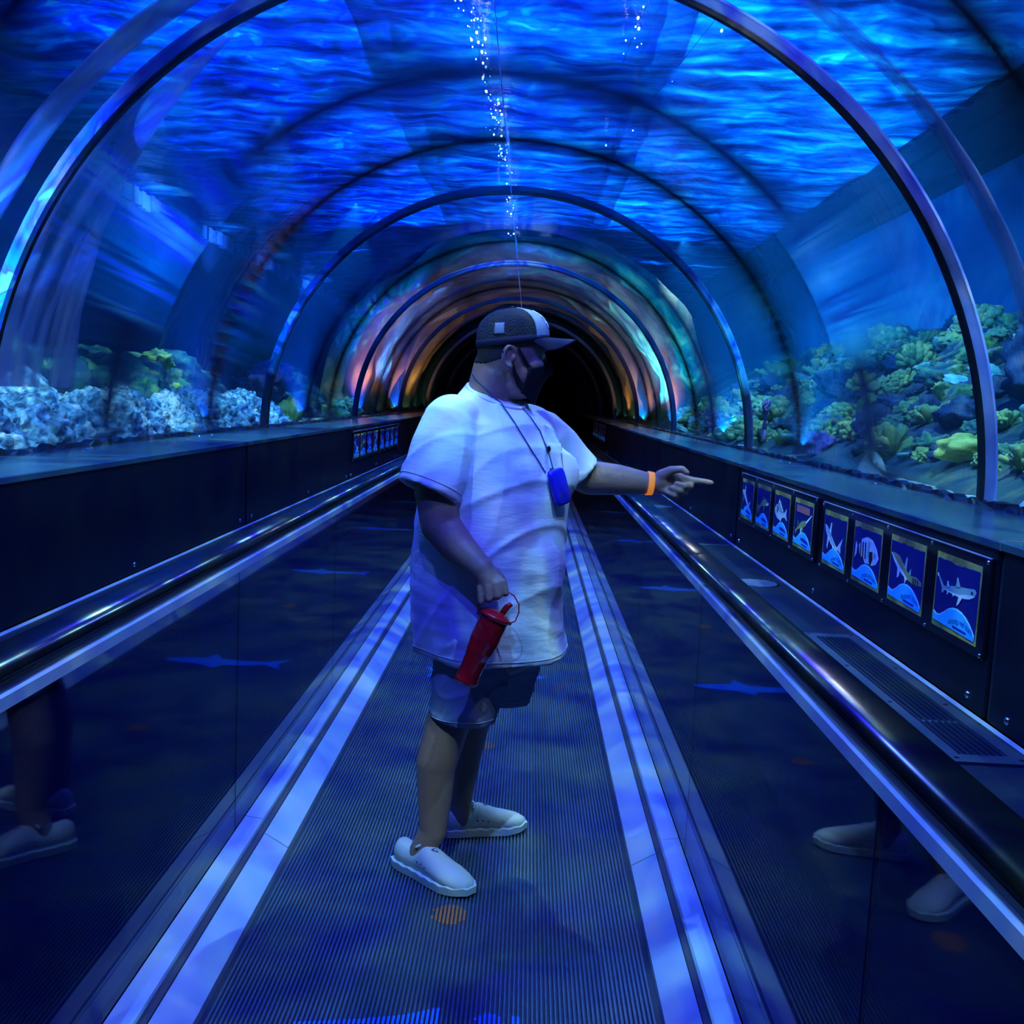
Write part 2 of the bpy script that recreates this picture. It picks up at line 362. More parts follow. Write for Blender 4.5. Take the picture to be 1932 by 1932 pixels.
# balustrades
M['panel'] = clear('tinted_glass', (0.25, 0.35, 0.6), 1.5, 0.03, gain=1.1)
for s in (1, -1):
    b = thing('balustrade', ('right hand' if s > 0 else 'left hand') + ' glass balustrade with black rubber handrail beside the moving walkway', 'railing', (s * 0.685, 3, 0))
    ys = seams(2.98, 1.54)
    for a, c in zip(ys[:-1], ys[1:]):
        part(MB().box(*sorted((s * 0.684, s * 0.692)), a + 0.003, c - 0.003, 0.070, 0.880), 'glass_panel', M['panel'], b)
    part(MB().box(*sorted((s * 0.6935, s * 0.715)), Y0, Y1, -0.13, 0.872), 'backing_panel', M['navy'], b)
    part(MB().prof([(s * 0.678, 0.879), (s * 0.678, 0.902), (s * 0.683, 0.906), (s * 0.715, 0.906), (s * 0.715, 0.879)], Y0, Y1), 'guide_rail', M['satin'], b)
    part(MB().box(*sorted((s * 0.690, s * 0.735)), Y0, Y1, 0.907, 0.921), 'slide_track', M['bead'], b)
    prof = []
    for a in range(0, 360, 20):
        ca, sa = math.cos(math.radians(a)), math.sin(math.radians(a))
        prof.append((s * 0.722 + 0.046 * math.copysign(abs(ca) ** 0.7, ca), 0.938 + 0.021 * math.copysign(abs(sa) ** 0.8, sa)))
    part(MB().prof(prof, Y0, Y1), 'handrail', M['rubber'], b, True)
    part(MB().box(*sorted((s * 0.7155, s * 0.7345)), Y0, Y1, 0.60, 0.905), 'outer_skirt', M['deck'], b)

# vent grille and floor lamps on the right deck
gr = thing('vent_grille', 'long slotted black air grille let into the deck at right', 'grille', (1.10, 2.54, 0.746))
fr = MB(); gx0, gx1, gy0, gy1 = 1.018, 1.178, 1.97, 3.10
fr.box(gx0, gx1, gy0, gy0 + 0.045, 0.7465, 0.752).box(gx0, gx1, gy1 - 0.045, gy1, 0.7465, 0.752).box(gx0, gx0 + 0.03, gy0 + 0.045, gy1 - 0.045, 0.7465, 0.752).box(gx1 - 0.03, gx1, gy0 + 0.045, gy1 - 0.045, 0.7465, 0.752)
part(fr, 'frame', mat('grille_metal', (0.10, 0.13, 0.2), 0.4, metal=0.7), gr)
part(MB().box(gx0 + 0.03, gx1 - 0.03, gy0 + 0.045, gy1 - 0.045, 0.7462, 0.7466), 'backing', M['bead'], gr)
for k in range(7):
    x = gx0 + 0.036 + k * 0.0142
    part(MB().box(x, x + 0.0075, gy0 + 0.045, gy1 - 0.045, 0.7467, 0.7505), 'slat', M['deck'], gr)
for x in (gx0 + 0.015, gx1 - 0.015):
    for y in (gy0 + 0.02, gy0 + 0.4, gy1 - 0.4, gy1 - 0.02):
        part(MB().disc((x, y, 0.752), 0.006, 0.0012, 10), 'screw', M['chrome'], gr)
for k, (yy, lab) in enumerate(((3.98, 'round flush floor light in the right deck beyond the grille'), (6.9, 'round flush floor light in the right deck beside the far print board'))):
    fl = thing('floor_light', lab, 'light', (1.07, yy, 0.746))
    part(MB().disc((1.07, yy, 0.7462), 0.092, 0.003, 32), 'rim', M['chrome'], fl)
    part(MB().disc((1.07, yy, 0.7493), 0.082, 0.0015, 32), 'lens', mat('frosted_lens', (0.10, 0.14, 0.25), 0.2), fl)

# ------------------------------------------------------------ acrylic tunnel
acry = clear('acrylic', (0.93, 0.97, 1.0), 1.38, 0.03, bump=(1.0, 0.35, (1.1, 14.0, 1.0)), gain=1.0)
acry_out = clear('acrylic_outer', (0.97, 0.99, 1.0), 1.06, 0.05)
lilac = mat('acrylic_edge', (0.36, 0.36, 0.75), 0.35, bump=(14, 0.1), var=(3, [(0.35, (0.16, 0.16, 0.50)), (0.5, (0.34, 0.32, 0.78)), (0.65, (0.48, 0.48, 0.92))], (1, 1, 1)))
dim = mat('acrylic_edge_dim', (0.03, 0.04, 0.14), 0.4)  # shaded copy of the edge colour, for rings meant to look less lit
ceil = MB().tube([(-0.035, RINGS[0], RC + RI - 0.004), (-0.035, RINGS[-1], RC + RI - 0.004)], 0.0022, 6).build('ceiling', mat('seam_glue', (0.25, 0.35, 0.75), 0.4)); tag(ceil, kind='structure')
NA = 72
def arc(r, y, a0=0.0, a1=180.0, n=NA):
    return [(r * math.cos(math.radians(a0 + (a1 - a0) * k / n)), y, RC + r * math.sin(math.radians(a0 + (a1 - a0) * k / n))) for k in range(n + 1)]
for a, b in zip(RINGS[:-1], RINGS[1:]):
    ya, yb = a + 0.012, b - 0.012; n = NA + 1
    vs = arc(RI, ya) + arc(RI, yb) + arc(RO, ya) + arc(RO, yb)
    uv = [(k / NA * PI * RI, y) for y in (ya, yb, ya, yb) for k in range(n)]
    fs = []; ix = []
    for k in range(NA):
        fs.append((k, k + 1, n + k + 1, n + k)); ix.append(0)
        fs.append((2 * n + k, 3 * n + k, 3 * n + k + 1, 2 * n + k + 1)); ix.append(1)
        fs.append((k, 2 * n + k, 2 * n + k + 1, k + 1)); ix.append(1)
        fs.append((n + k, n + k + 1, 3 * n + k + 1, 3 * n + k)); ix.append(1)
    fs += [(0, n, 3 * n, 2 * n), (NA, 2 * n + NA, 3 * n + NA, n + NA)]; ix += [1, 1]
    make('acrylic_panel', vs, fs, [acry, acry_out], ceil, True, ix, uv)
def ring(name, y0, y1, r0, r1, m, a0=0.0, a1=180.0):
    A, B, Cc, D = arc(r0, y0, a0, a1), arc(r0, y1, a0, a1), arc(r1, y1, a0, a1), arc(r1, y0, a0, a1); n = NA + 1
    vs = A + B + Cc + D; fs = []
    for k in range(NA):
        for q in range(4):
            w = (q + 1) % 4; fs.append((q * n + k, q * n + k + 1, w * n + k + 1, w * n + k))
    fs += [(0, n, 2 * n, 3 * n), (NA, 3 * n + NA, 2 * n + NA, n + NA)]
    return make(name, vs, fs, m, ceil)
for i, y in enumerate(RINGS[1:]):
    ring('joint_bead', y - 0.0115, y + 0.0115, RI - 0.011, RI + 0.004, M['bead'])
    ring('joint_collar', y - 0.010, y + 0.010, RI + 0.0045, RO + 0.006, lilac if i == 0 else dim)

# lilac sheets whose colour imitates the joint's refracted image, wider towards the left foot
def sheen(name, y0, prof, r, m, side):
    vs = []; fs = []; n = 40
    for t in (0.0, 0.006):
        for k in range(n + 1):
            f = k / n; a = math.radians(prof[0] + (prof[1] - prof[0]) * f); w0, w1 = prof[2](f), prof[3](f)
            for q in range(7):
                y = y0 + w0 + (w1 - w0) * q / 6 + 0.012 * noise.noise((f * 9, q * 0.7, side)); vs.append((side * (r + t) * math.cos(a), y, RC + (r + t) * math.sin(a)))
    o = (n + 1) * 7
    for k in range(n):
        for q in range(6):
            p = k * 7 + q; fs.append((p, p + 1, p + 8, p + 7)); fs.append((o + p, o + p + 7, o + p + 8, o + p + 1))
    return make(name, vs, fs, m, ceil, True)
film = bpy.data.materials.new('lilac_refraction'); film.use_nodes = True; nt = film.node_tree; pb = nt.nodes['Principled BSDF']; pb.inputs['Roughness'].default_value = 0.3  # colour imitating the joint's refracted image
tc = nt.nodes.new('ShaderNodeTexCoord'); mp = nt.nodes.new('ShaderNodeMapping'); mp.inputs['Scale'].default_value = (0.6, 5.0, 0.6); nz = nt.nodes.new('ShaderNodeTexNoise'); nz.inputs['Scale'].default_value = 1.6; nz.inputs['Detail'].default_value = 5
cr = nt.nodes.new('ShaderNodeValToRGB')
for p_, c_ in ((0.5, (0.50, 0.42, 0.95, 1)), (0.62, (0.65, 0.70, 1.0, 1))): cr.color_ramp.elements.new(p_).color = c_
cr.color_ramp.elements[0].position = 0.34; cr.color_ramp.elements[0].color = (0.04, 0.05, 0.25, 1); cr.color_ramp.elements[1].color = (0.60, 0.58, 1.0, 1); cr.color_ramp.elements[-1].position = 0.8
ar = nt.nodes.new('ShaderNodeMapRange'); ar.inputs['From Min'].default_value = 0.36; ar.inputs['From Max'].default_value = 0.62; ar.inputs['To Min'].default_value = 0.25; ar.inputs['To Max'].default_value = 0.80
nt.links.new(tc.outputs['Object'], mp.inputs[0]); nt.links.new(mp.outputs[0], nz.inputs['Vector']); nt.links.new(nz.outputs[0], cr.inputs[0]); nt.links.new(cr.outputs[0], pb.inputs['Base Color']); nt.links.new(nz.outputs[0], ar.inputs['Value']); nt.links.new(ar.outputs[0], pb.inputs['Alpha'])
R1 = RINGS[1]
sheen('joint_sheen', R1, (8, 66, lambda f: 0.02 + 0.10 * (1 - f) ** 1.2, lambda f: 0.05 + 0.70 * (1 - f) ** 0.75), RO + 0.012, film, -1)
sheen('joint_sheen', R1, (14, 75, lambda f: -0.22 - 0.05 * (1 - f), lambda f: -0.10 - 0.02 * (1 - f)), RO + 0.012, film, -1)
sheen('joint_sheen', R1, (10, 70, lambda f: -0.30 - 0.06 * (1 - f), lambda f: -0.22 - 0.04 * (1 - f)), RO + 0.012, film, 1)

# ------------------------------------------------------------ tank
tank_east = MB().box(3.6, 3.7, -3, 33, 0.5, 4.2).build('wall_east', mat('tank_wall_blue', (0.03, 0.16, 0.42), 0.7, var=(0.7, [(0.3, (0.01, 0.16, 0.34)), (0.7, (0.015, 0.24, 0.46))])))
tank_west = MB().box(-4.1, -4.0, -3, 33, 0.5, 4.2).build('wall_west', mat('tank_wall_navy', (0.010, 0.045, 0.16), 0.7, var=(0.6, [(0.3, (0.006, 0.03, 0.11)), (0.7, (0.014, 0.06, 0.20))])))
tank_north = MB().box(-4.1, 3.7, 31.2, 31.3, -0.3, 4.2).build('wall_north', M['dark'])
tank_south = MB().box(-4.1, 3.7, -3.1, -3.0, -0.3, 4.2).build('wall_south', M['dark'])
beam = MB().box(2.78, 3.59, -2.9, 31, 3.33, 3.36).box(2.95, 3.05, -2.9, 31, 3.30, 3.33).box(3.35, 3.45, -2.9, 31, 3.29, 3.33).build('trim_3', mat('dark_beam', (0.002, 0.008, 0.035), 0.7))
tile = MB()
rr = random.Random(5)
for k in range(150):
    y = 10.3 + k * 0.12; tile.box(-3.995, -3.93 - 0.03 * rr.random(), y, y + 0.12, 3.20 + 0.04 * rr.random(), 3.36 + 0.03 * rr.random())
tile = tile.build('trim_4', mat('pale_tile_edge', (0.45, 0.55, 0.95), 0.4, var=(3, [(0.35, (0.12, 0.25, 0.75)), (0.6, (0.5, 0.65, 1.0))])))
for o in (tank_east, tank_west, tank_north, tank_south, beam, tile): tag(o, kind='structure')

# rippled water surface seen from below
nx, ny = 70, 300; vs = []; fs = []
for j in range(ny + 1):
    for i in range(nx + 1):
        x = -4.0 + 7.6 * i / nx; y = -2.9 + 34 * j / ny
        vs.append((x, y, 3.41 + 0.05 * noise.noise((x * 1.5, y * 1.1, 0)) + 0.03 * noise.noise((x * 4, y * 3, 5))))
for j in range(ny):
    for i in range(nx): q = j * (nx + 1) + i; fs.append((q, q + nx + 1, q + nx + 2, q + 1))
surf_m = mat('rippled_water', (0.02, 0.12, 0.45), 0.12, spec=1.0, bump=(4.5, 1.0, (1.0, 2.2, 1)), var=(2.6, [(0.34, (0.004, 0.03, 0.18)), (0.47, (0.01, 0.17, 0.52)), (0.56, (0.02, 0.44, 0.82)), (0.68, (0.22, 0.85, 1.0))], (0.7, 2.0, 1)))  # bright and dark streaks in the colour stand in for light on the ripples
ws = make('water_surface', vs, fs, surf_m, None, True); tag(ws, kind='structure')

# glints of light on the ripples above the crown, built as glowing beads
glint_w = mat('glint_white', (1, 1, 1), 0.4, emit=((0.75, 0.95, 1.0), 9.0)); glint_y = mat('glint_yellow', (1, 1, 0.8), 0.4, emit=((1.0, 0.95, 0.6), 9.0)); glint_b = mat('glint_blue', (0.5, 0.8, 1), 0.4, emit=((0.2, 0.6, 1.0), 7.0))
rr = random.Random(12)
def glint_string(lab, pts, n, jx):
    root = thing('glint_string', lab, 'light', (pts[0][0], pts[0][1], 3.30)); q = []
    for k in range(24):
        f = k / 23 * (len(pts) - 1); a = min(int(f), len(pts) - 2); g = f - a
        q.append((pts[a][0] * (1 - g) + pts[a + 1][0] * g, pts[a][1] * (1 - g) + pts[a + 1][1] * g, 3.335))
    part(MB().tube(q, 0.0015, 5), 'glint_line', M['bead'], root)
    for k in range(n):
        f = rr.random() * 22.99; a = int(f); g = f - a; x = q[a][0] * (1 - g) + q[a + 1][0] * g + rr.gauss(0, jx); y = q[a][1] * (1 - g) + q[a + 1][1] * g; r = rr.choice((0.0018, 0.0024, 0.003, 0.004, 0.0065)) * (0.7 + 0.06 * y)
        part(MB().ball((x, y, 3.33 - r), (r, r * 2.4, r), None, 8, 5), 'glint', rr.choice((glint_w, glint_w, glint_b, glint_y)), root, True)
glint_string('long line of tiny white glints along the crown of the tunnel', [(-0.36, 4.7), (-0.24, 5.4), (-0.22, 6.2), (-0.17, 7.2), (-0.14, 8.6), (-0.13, 10.5), (-0.12, 14.0)], 150, 0.032)
glint_string('short line of white glints right of the crown near the first joint ring', [(0.66, 4.75), (0.60, 5.4), (0.58, 6.1)], 12, 0.03)
glint_string('few scattered glints at the upper right inside the first joint ring', [(0.80, 4.95), (1.0, 5.1), (0.62, 8.6)], 9, 0.06)

# the water itself: a clear body that soaks up red light
wm = bpy.data.materials.new('sea_water'); wm.use_nodes = True; nt = wm.node_tree; nt.nodes.clear()
out = nt.nodes.new('ShaderNodeOutputMaterial'); va = nt.nodes.new('ShaderNodeVolumeAbsorption')
va.inputs['Color'].default_value = (0.10, 0.62, 0.93, 1); va.inputs['Density'].default_value = 0.30
vsc = nt.nodes.new('ShaderNodeVolumeScatter'); vsc.inputs['Color'].default_value = (0.05, 0.45, 1.0, 1); vsc.inputs['Density'].default_value = 0.02
ad = nt.nodes.new('ShaderNodeAddShader'); nt.links.new(va.outputs[0], ad.inputs[0]); nt.links.new(vsc.outputs[0], ad.inputs[1]); nt.links.new(ad.outputs[0], out.inputs['Volume'])
prof = [(-3.99, 0.93), (-1.655, 0.93)] + [(-1.655 * math.cos(math.radians(a)), RC + 1.655 * math.sin(math.radians(a))) for a in range(0, 181, 4)] + [(1.655, 0.93), (3.59, 0.93), (3.59, 3.31), (-3.99, 3.31)]
water = MB().prof(prof, -2.9, 31.0).build('water', wm); tag(water, kind='structure')
# ------------------------------------------------------------ reef on both banks
def reef_mat(name, stops, scale=3.0, rough=0.8, tip=(0.5, 0.6, 0.5), tip_amt=0.5, rnd=0.5):
    """coral or rock colour: noise patches shifted from colony to colony, paler on the raised tips"""
    m = bpy.data.materials.new(name); m.use_nodes = True; nt = m.node_tree; b = nt.nodes['Principled BSDF']; b.inputs['Roughness'].default_value = rough; b.inputs['Specular IOR Level'].default_value = 0.2
    tc = nt.nodes.new('ShaderNodeTexCoord'); oi = nt.nodes.new('ShaderNodeObjectInfo'); nz = nt.nodes.new('ShaderNodeTexNoise'); nz.inputs['Scale'].default_value = scale; nz.inputs['Detail'].default_value = 6
    nt.links.new(tc.outputs['Object'], nz.inputs['Vector'])
    ma = nt.nodes.new('ShaderNodeMath'); ma.operation = 'MULTIPLY_ADD'; ma.inputs[1].default_value = rnd; nt.links.new(oi.outputs['Random'], ma.inputs[0])
    sub = nt.nodes.new('ShaderNodeMath'); sub.operation = 'SUBTRACT'; sub.inputs[1].default_value = rnd / 2
    nt.links.new(nz.outputs[0], sub.inputs[0]); nt.links.new(sub.outputs[0], ma.inputs[2])
    cr = nt.nodes.new('ShaderNodeValToRGB')
    while len(cr.color_ramp.elements) < len(stops): cr.color_ramp.elements.new(0.5)
    for e, (p, c) in zip(cr.color_ramp.elements, stops): e.position = p; e.color = (*c, 1)
    nt.links.new(ma.outputs[0], cr.inputs[0])
    ge = nt.nodes.new('ShaderNodeNewGeometry'); mr = nt.nodes.new('ShaderNodeMapRange'); mr.inputs['From Min'].default_value = 0.50; mr.inputs['From Max'].default_value = 0.62; mr.inputs['To Max'].default_value = tip_amt
    mx = nt.nodes.new('ShaderNodeMixRGB'); mx.inputs[2].default_value = (*tip, 1)
    nt.links.new(ge.outputs['Pointiness'], mr.inputs['Value']); nt.links.new(mr.outputs[0], mx.inputs[0]); nt.links.new(cr.outputs[0], mx.inputs[1]); nt.links.new(mx.outputs[0], b.inputs['Base Color'])
    n2 = nt.nodes.new('ShaderNodeTexNoise'); n2.inputs['Scale'].default_value = scale * 9; n2.inputs['Detail'].default_value = 4; bp = nt.nodes.new('ShaderNodeBump'); bp.inputs['Strength'].default_value = 0.5; bp.inputs['Distance'].default_value = 0.02
    nt.links.new(tc.outputs['Object'], n2.inputs['Vector']); nt.links.new(n2.outputs[0], bp.inputs['Height']); nt.links.new(bp.outputs[0], b.inputs['Normal'])
    return m
NAVY, TEAL, GREEN, OLIVE, YEL = (0.012, 0.03, 0.07), (0.02, 0.10, 0.13), (0.05, 0.20, 0.10), (0.20, 0.26, 0.06), (0.50, 0.50, 0.07)
R_green = reef_mat('green_coral', [(0.20, NAVY), (0.38, TEAL), (0.52, GREEN), (0.64, OLIVE), (0.85, YEL)], 2.2, tip=(0.45, 0.55, 0.22), tip_amt=0.55, rnd=0.45)
R_dark = reef_mat('dark_coral', [(0.25, (0.010, 0.018, 0.05)), (0.5, (0.03, 0.05, 0.11)), (0.65, (0.06, 0.07, 0.16)), (0.8, TEAL)], 2.5, tip=(0.12, 0.2, 0.3), tip_amt=0.4, rnd=0.3)
R_purple = reef_mat('purple_coral', [(0.3, (0.04, 0.02, 0.09)), (0.5, (0.12, 0.06, 0.22)), (0.7, (0.24, 0.14, 0.34))], 3, tip=(0.4, 0.3, 0.55), tip_amt=0.5, rnd=0.2)
R_cyan = reef_mat('pale_cyan_coral', [(0.3, (0.06, 0.25, 0.28)), (0.5, (0.15, 0.50, 0.50)), (0.7, (0.45, 0.80, 0.65))], 3, tip=(0.7, 0.95, 0.8), tip_amt=0.5, rnd=0.3)
R_yel = reef_mat('yellow_coral', [(0.3, (0.16, 0.22, 0.04)), (0.5, (0.42, 0.46, 0.07)), (0.7, (0.65, 0.65, 0.14))], 4, tip=(0.8, 0.8, 0.3), tip_amt=0.5, rnd=0.2)
R_pale = reef_mat('pale_rock', [(0.34, (0.02, 0.05, 0.09)), (0.45, (0.12, 0.22, 0.28)), (0.56, (0.38, 0.52, 0.56)), (0.72, (0.75, 0.85, 0.86))], 8.0, tip=(0.8, 0.9, 0.9), tip_amt=0.3, rnd=0.12)
R_mound = reef_mat('mossy_rock', [(0.36, (0.006, 0.015, 0.04)), (0.50, (0.015, 0.05, 0.08)), (0.60, (0.05, 0.17, 0.09)), (0.69, (0.38, 0.45, 0.07)), (0.78, (0.10, 0.45, 0.42))], 3.2, tip=(0.3, 0.5, 0.3), tip_amt=0.3, rnd=0.12)
R_brown = reef_mat('glow_arch_brown', [(0.3, (0.10, 0.05, 0.03)), (0.5, (0.30, 0.15, 0.08)), (0.7, (0.48, 0.28, 0.14))], 2, tip=(0.6, 0.4, 0.2), tip_amt=0.3, rnd=0.2)
sand_m = reef_mat('reef_sand', [(0.35, (0.16, 0.17, 0.12)), (0.5, (0.34, 0.36, 0.30)), (0.65, (0.55, 0.62, 0.60))], 2.5, tip=(0.6, 0.65, 0.6), tip_amt=0.2, rnd=0)

R_bank = reef_mat('bank_rock', [(0.30, (0.010, 0.02, 0.04)), (0.48, (0.03, 0.06, 0.08)), (0.60, (0.08, 0.12, 0.07)), (0.75, (0.20, 0.22, 0.12))], 1.6, tip=(0.2, 0.25, 0.2), tip_amt=0.3, rnd=0)

def ico(sub):
    bm = bmesh.new(); bmesh.ops.create_icosphere(bm, subdivisions=sub, radius=1.0); return bm
def finish(bm, name, m):
    me = bpy.data.meshes.new(name); bm.to_mesh(me); bm.free(); me.materials.append(m)
    me.polygons.foreach_set('use_smooth', [True] * len(me.polygons)); return me
def knobby(name, m, seed, freq=2.6, amp=0.55, sub=4, sq=0.75):
    bm = ico(sub); off = Vector((seed * 7.1, seed * 3.3, seed))
    for v in bm.verts:
        p = v.co.copy(); d = noise.voronoi(p * freq + off)[0][0]
        low = noise.noise(p * 1.3 + off)
        v.co = p * (0.70 + 0.25 * low + amp * max(0.0, 0.55 - d)); v.co.z *= sq
    return finish(bm, name, m)
def rough_rock(name, m, seed, sub=5, amp=0.35, ax=(1, 1, 1)):
    bm = ico(sub); off = Vector((seed * 5.3, seed * 2.1, -seed))
    for v in bm.verts:
        p = v.co.copy(); h = 0
        for k, (fq, am) in enumerate(((1.1, 0.9), (2.4, 0.5), (5.2, 0.42), (11, 0.34), (23, 0.14))):
            nn = noise.noise(p * fq + off * (k + 1)); h += am * (1 - 2 * abs(nn)) if k >= 2 else am * nn
        v.co = p * (1 + amp * (h - 0.4)); v.co.x *= ax[0]; v.co.y *= ax[1]; v.co.z *= ax[2]
    return finish(bm, name, m)
def leafy(name, m, seed, n=26):
    """a head of overlapping ruffled leaves"""
    rr = random.Random(seed); bm = bmesh.new()
    for q in range(n):
        a = q * 2.4; el = rr.uniform(0.15, 1.3); r0 = rr.uniform(0.45, 0.8)
        c = Vector((math.cos(a) * math.cos(el), math.sin(a) * math.cos(el), math.sin(el) * 0.9)) * r0
        nrm = (c.normalized() + Vector((0, 0, 0.8))).normalized(); u = nrm.orthogonal().normalized(); w = nrm.cross(u); sz = rr.uniform(0.28, 0.48)
        cv = bm.verts.new(c); cv2 = bm.verts.new(c - nrm * 0.07); ring = []; ring2 = []
        for k in range(9):
            b = 2 * PI * k / 9; rad = sz * (1 + 0.25 * math.sin(3 * b + q)); q3 = c + (u * math.cos(b) + w * math.sin(b)) * rad + nrm * (0.10 * math.sin(4 * b + q) + 0.05)
            ring.append(bm.verts.new(q3)); ring2.append(bm.verts.new(q3 - nrm * 0.04))
        for k in range(9):
            j = (k + 1) % 9; bm.faces.new((cv, ring[k], ring[j])); bm.faces.new((cv2, ring2[j], ring2[k])); bm.faces.new((ring[k], ring2[k], ring2[j], ring[j]))
        st = []
        for k in range(5): st.append((bm.verts.new(Vector((0, 0, -0.4)) + Vector((math.cos(1.26 * k), math.sin(1.26 * k), 0)) * 0.10), bm.verts.new(c - nrm * 0.06 + (u * math.cos(1.26 * k) + w * math.sin(1.26 * k)) * 0.07)))
        for k in range(5): bm.faces.new((st[k][0], st[(k + 1) % 5][0], st[(k + 1) % 5][1], st[k][1]))
    return finish(bm, name, m)
def bushy(name, m, seed, n=60):
    """stubby branching colony"""
    rr = random.Random(seed); mb = MB()
    for q in range(n):
        a = q * 2.4; el = rr.uniform(0.0, 1.5); d = Vector((math.cos(a) * math.cos(el), math.sin(a) * math.cos(el), math.sin(el))); e = d * rr.uniform(0.75, 1.05)
        mb.tube([d * 0.2 + Vector((0, 0, -0.2)), e * 0.6, e, e * 1.05], [0.10, 0.12, 0.15, 0.05], 6)
    me = bpy.data.meshes.new(name); me.from_pydata(mb.v, [], mb.f); me.materials.append(m); me.polygons.foreach_set('use_smooth', [True] * len(me.polygons)); return me
def fan(name, m, seed):
    """upright ruffled sea fan"""
    rr = random.Random(seed); mb = MB()
    def grow(p, d, L, r, k):
        q = p + d * L; mb.tube([p, (p + q) / 2 + Vector((rr.uniform(-.02, .02), 0, 0)), q], [r, r * 0.85, r * 0.7], 5)
        if k:
            for sgn in (-1, 1, 0) if k > 2 else (-1, 1):
                ang = sgn * rr.uniform(0.3, 0.55); dd = Matrix.Rotation(ang, 3, 'X') @ d; grow(q, (dd + Vector((rr.uniform(-.15, .15), 0, 0))).normalized(), L * rr.uniform(0.72, 0.88), r * 0.78, k - 1)
    grow(Vector((0, 0, -0.1)), Vector((0, 0, 1)), 0.42, 0.10, 4)
    me = bpy.data.meshes.new(name); me.from_pydata(mb.v, [], mb.f); me.materials.append(m); me.polygons.foreach_set('use_smooth', [True] * len(me.polygons)); return me
def stand(name, me, p, sc, rz, label, cat, group=None, tilt=(0, 0)):
    o = link(bpy.data.objects.new(name, me)); o.location = p; o.scale = sc if isinstance(sc, (tuple, list)) else (sc, sc, sc); o.rotation_euler = (tilt[0], tilt[1], rz)
    return tag(o, label, cat, group)

# the sloping bank on the right and the sand on the left
def bank_z(x, y):
    t = max(0.0, x - 1.78); z = 1.10 + 0.70 * t - 0.06 * t * t + 0.10 * noise.noise((x * 1.1, y * 0.8, 3)) * min(1, t * 2) + 0.03 * noise.noise((x * 4, y * 4, 8))
    return z - 0.05 * max(0, min(1, (y - 9) / 6)) * t
def grid(name, x0, x1, y0, y1, nx, ny, zf, m):
    vs = []; fs = []
    for j in range(ny + 1):
        for i in range(nx + 1):
            x = x0 + (x1 - x0) * i / nx; y = y0 + (y1 - y0) * j / ny; vs.append((x, y, zf(x, y)))
    for j in range(ny):
        for i in range(nx): q = j * (nx + 1) + i; fs.append((q, q + 1, q + nx + 2, q + nx + 1))
    return make(name, vs, fs, m, None, True)
tag(grid('reef_bank', 1.66, 3.6, 0.5, 22, 40, 300, bank_z, R_bank), kind='structure')
tag(grid('sand_strip', 1.66, 2.05, 0.5, 12, 8, 200, lambda x, y: 1.135 + 0.04 * (x - 1.66) + 0.02 * noise.noise((x * 3, y * 2, 9)) + 0.012 * noise.noise((x * 9, y * 9, 2)), sand_m), kind='structure')
tag(grid('sand_bed', -3.99, -1.66, 0.5, 22, 40, 200, lambda x, y: 1.10 + 0.03 * noise.noise((x * 2, y * 1.5, 1)) + 0.02 * noise.noise((x * 7, y * 7, 4)), sand_m), kind='structure')

KN = [knobby('coral_colony', R_green, s) for s in (1, 2, 3)]; LF = [leafy('coral_colony', R_green, s) for s in (1, 2)]; BU = [bushy('coral_colony', R_green, s) for s in (1, 2)]
DK = [knobby('coral_colony', R_dark, s, 3.2, 0.5) for s in (4, 5)]; CY = [knobby('coral_colony', R_cyan, 6, 2.0, 0.4, 3, 0.35)]
PU = [knobby('coral_colony', R_purple, s, 3.4, 0.6) for s in (7, 8)]; YL = [knobby('coral_colony', R_yel, 9, 1.8, 0.35, 4, 0.5)]; FN = [fan('sea_fan', R_purple, 3), fan('sea_fan', R_purple, 5)]
G_LAB = dict(knob=('knobby green coral on the right reef bank', 'knobby corals on the right bank'), leaf=('leafy green coral head on the right reef bank', 'leafy corals on the right bank'),
             bush=('stubby branching green coral on the right reef bank', 'branching corals on the right bank'), dark=('dark slate-blue coral lump on the right reef bank', 'dark corals on the right bank'),
             cyan=('flat pale cyan coral plate on the right reef bank', 'pale coral plates on the right bank'))
rr = random.Random(21)
placed = []
def free(x, y, r):
    for a, b, c in placed:
        if (a - x) ** 2 + (b - y) ** 2 < ((r + c) * 0.72) ** 2: return False
    placed.append((x, y, r)); return True
# single colonies that stand out
solo = [('coral_colony', YL[0], 2.02, 4.40, 0.17, 'low bright yellow coral mound above the right sill', 'coral'),
        ('coral_colony', PU[0], 1.98, 3.02, 0.26, 'large purple coral boulder behind the nearest joint ring', 'coral'),
        ('coral_colony', PU[1], 1.90, 6.25, 0.16, 'dull purple coral lump right of the second joint ring', 'coral'),
        ('sea_fan', FN[0], 1.86, 7.5, 0.22, 'tall purple sea fan left of the second joint ring', 'coral'),
        ('sea_fan', FN[1], 1.84, 9.6, 0.18, 'small purple sea fan far along the right bank', 'coral'),
        ('coral_colony', DK[0], 2.55, 4.7, 0.34, 'broad dark purple-blue coral mound in the middle of the bank', 'coral'),
        ('coral_colony', CY[0], 2.30, 4.2, 0.20, 'pale cyan ledge of coral above the yellow mound', 'coral')]
for nm, me, x, y, sc, lab, cat in solo:
    free(x, y, sc); stand(nm, me, (x, y, bank_z(x, y) + sc * 0.25), sc, rr.uniform(0, 6), lab, cat)
gcol = knobby('coral_colony', R_green, 12, 2.2, 0.4, 4, 1.6)
stand('coral_colony', gcol, (2.65, 3.28, bank_z(2.65, 3.28) + 0.30), (0.20, 0.22, 0.30), 1.0, 'tall green coral column at the right edge of the picture', 'coral'); free(2.65, 3.28, 0.2)
cnt = 0; tries = 0
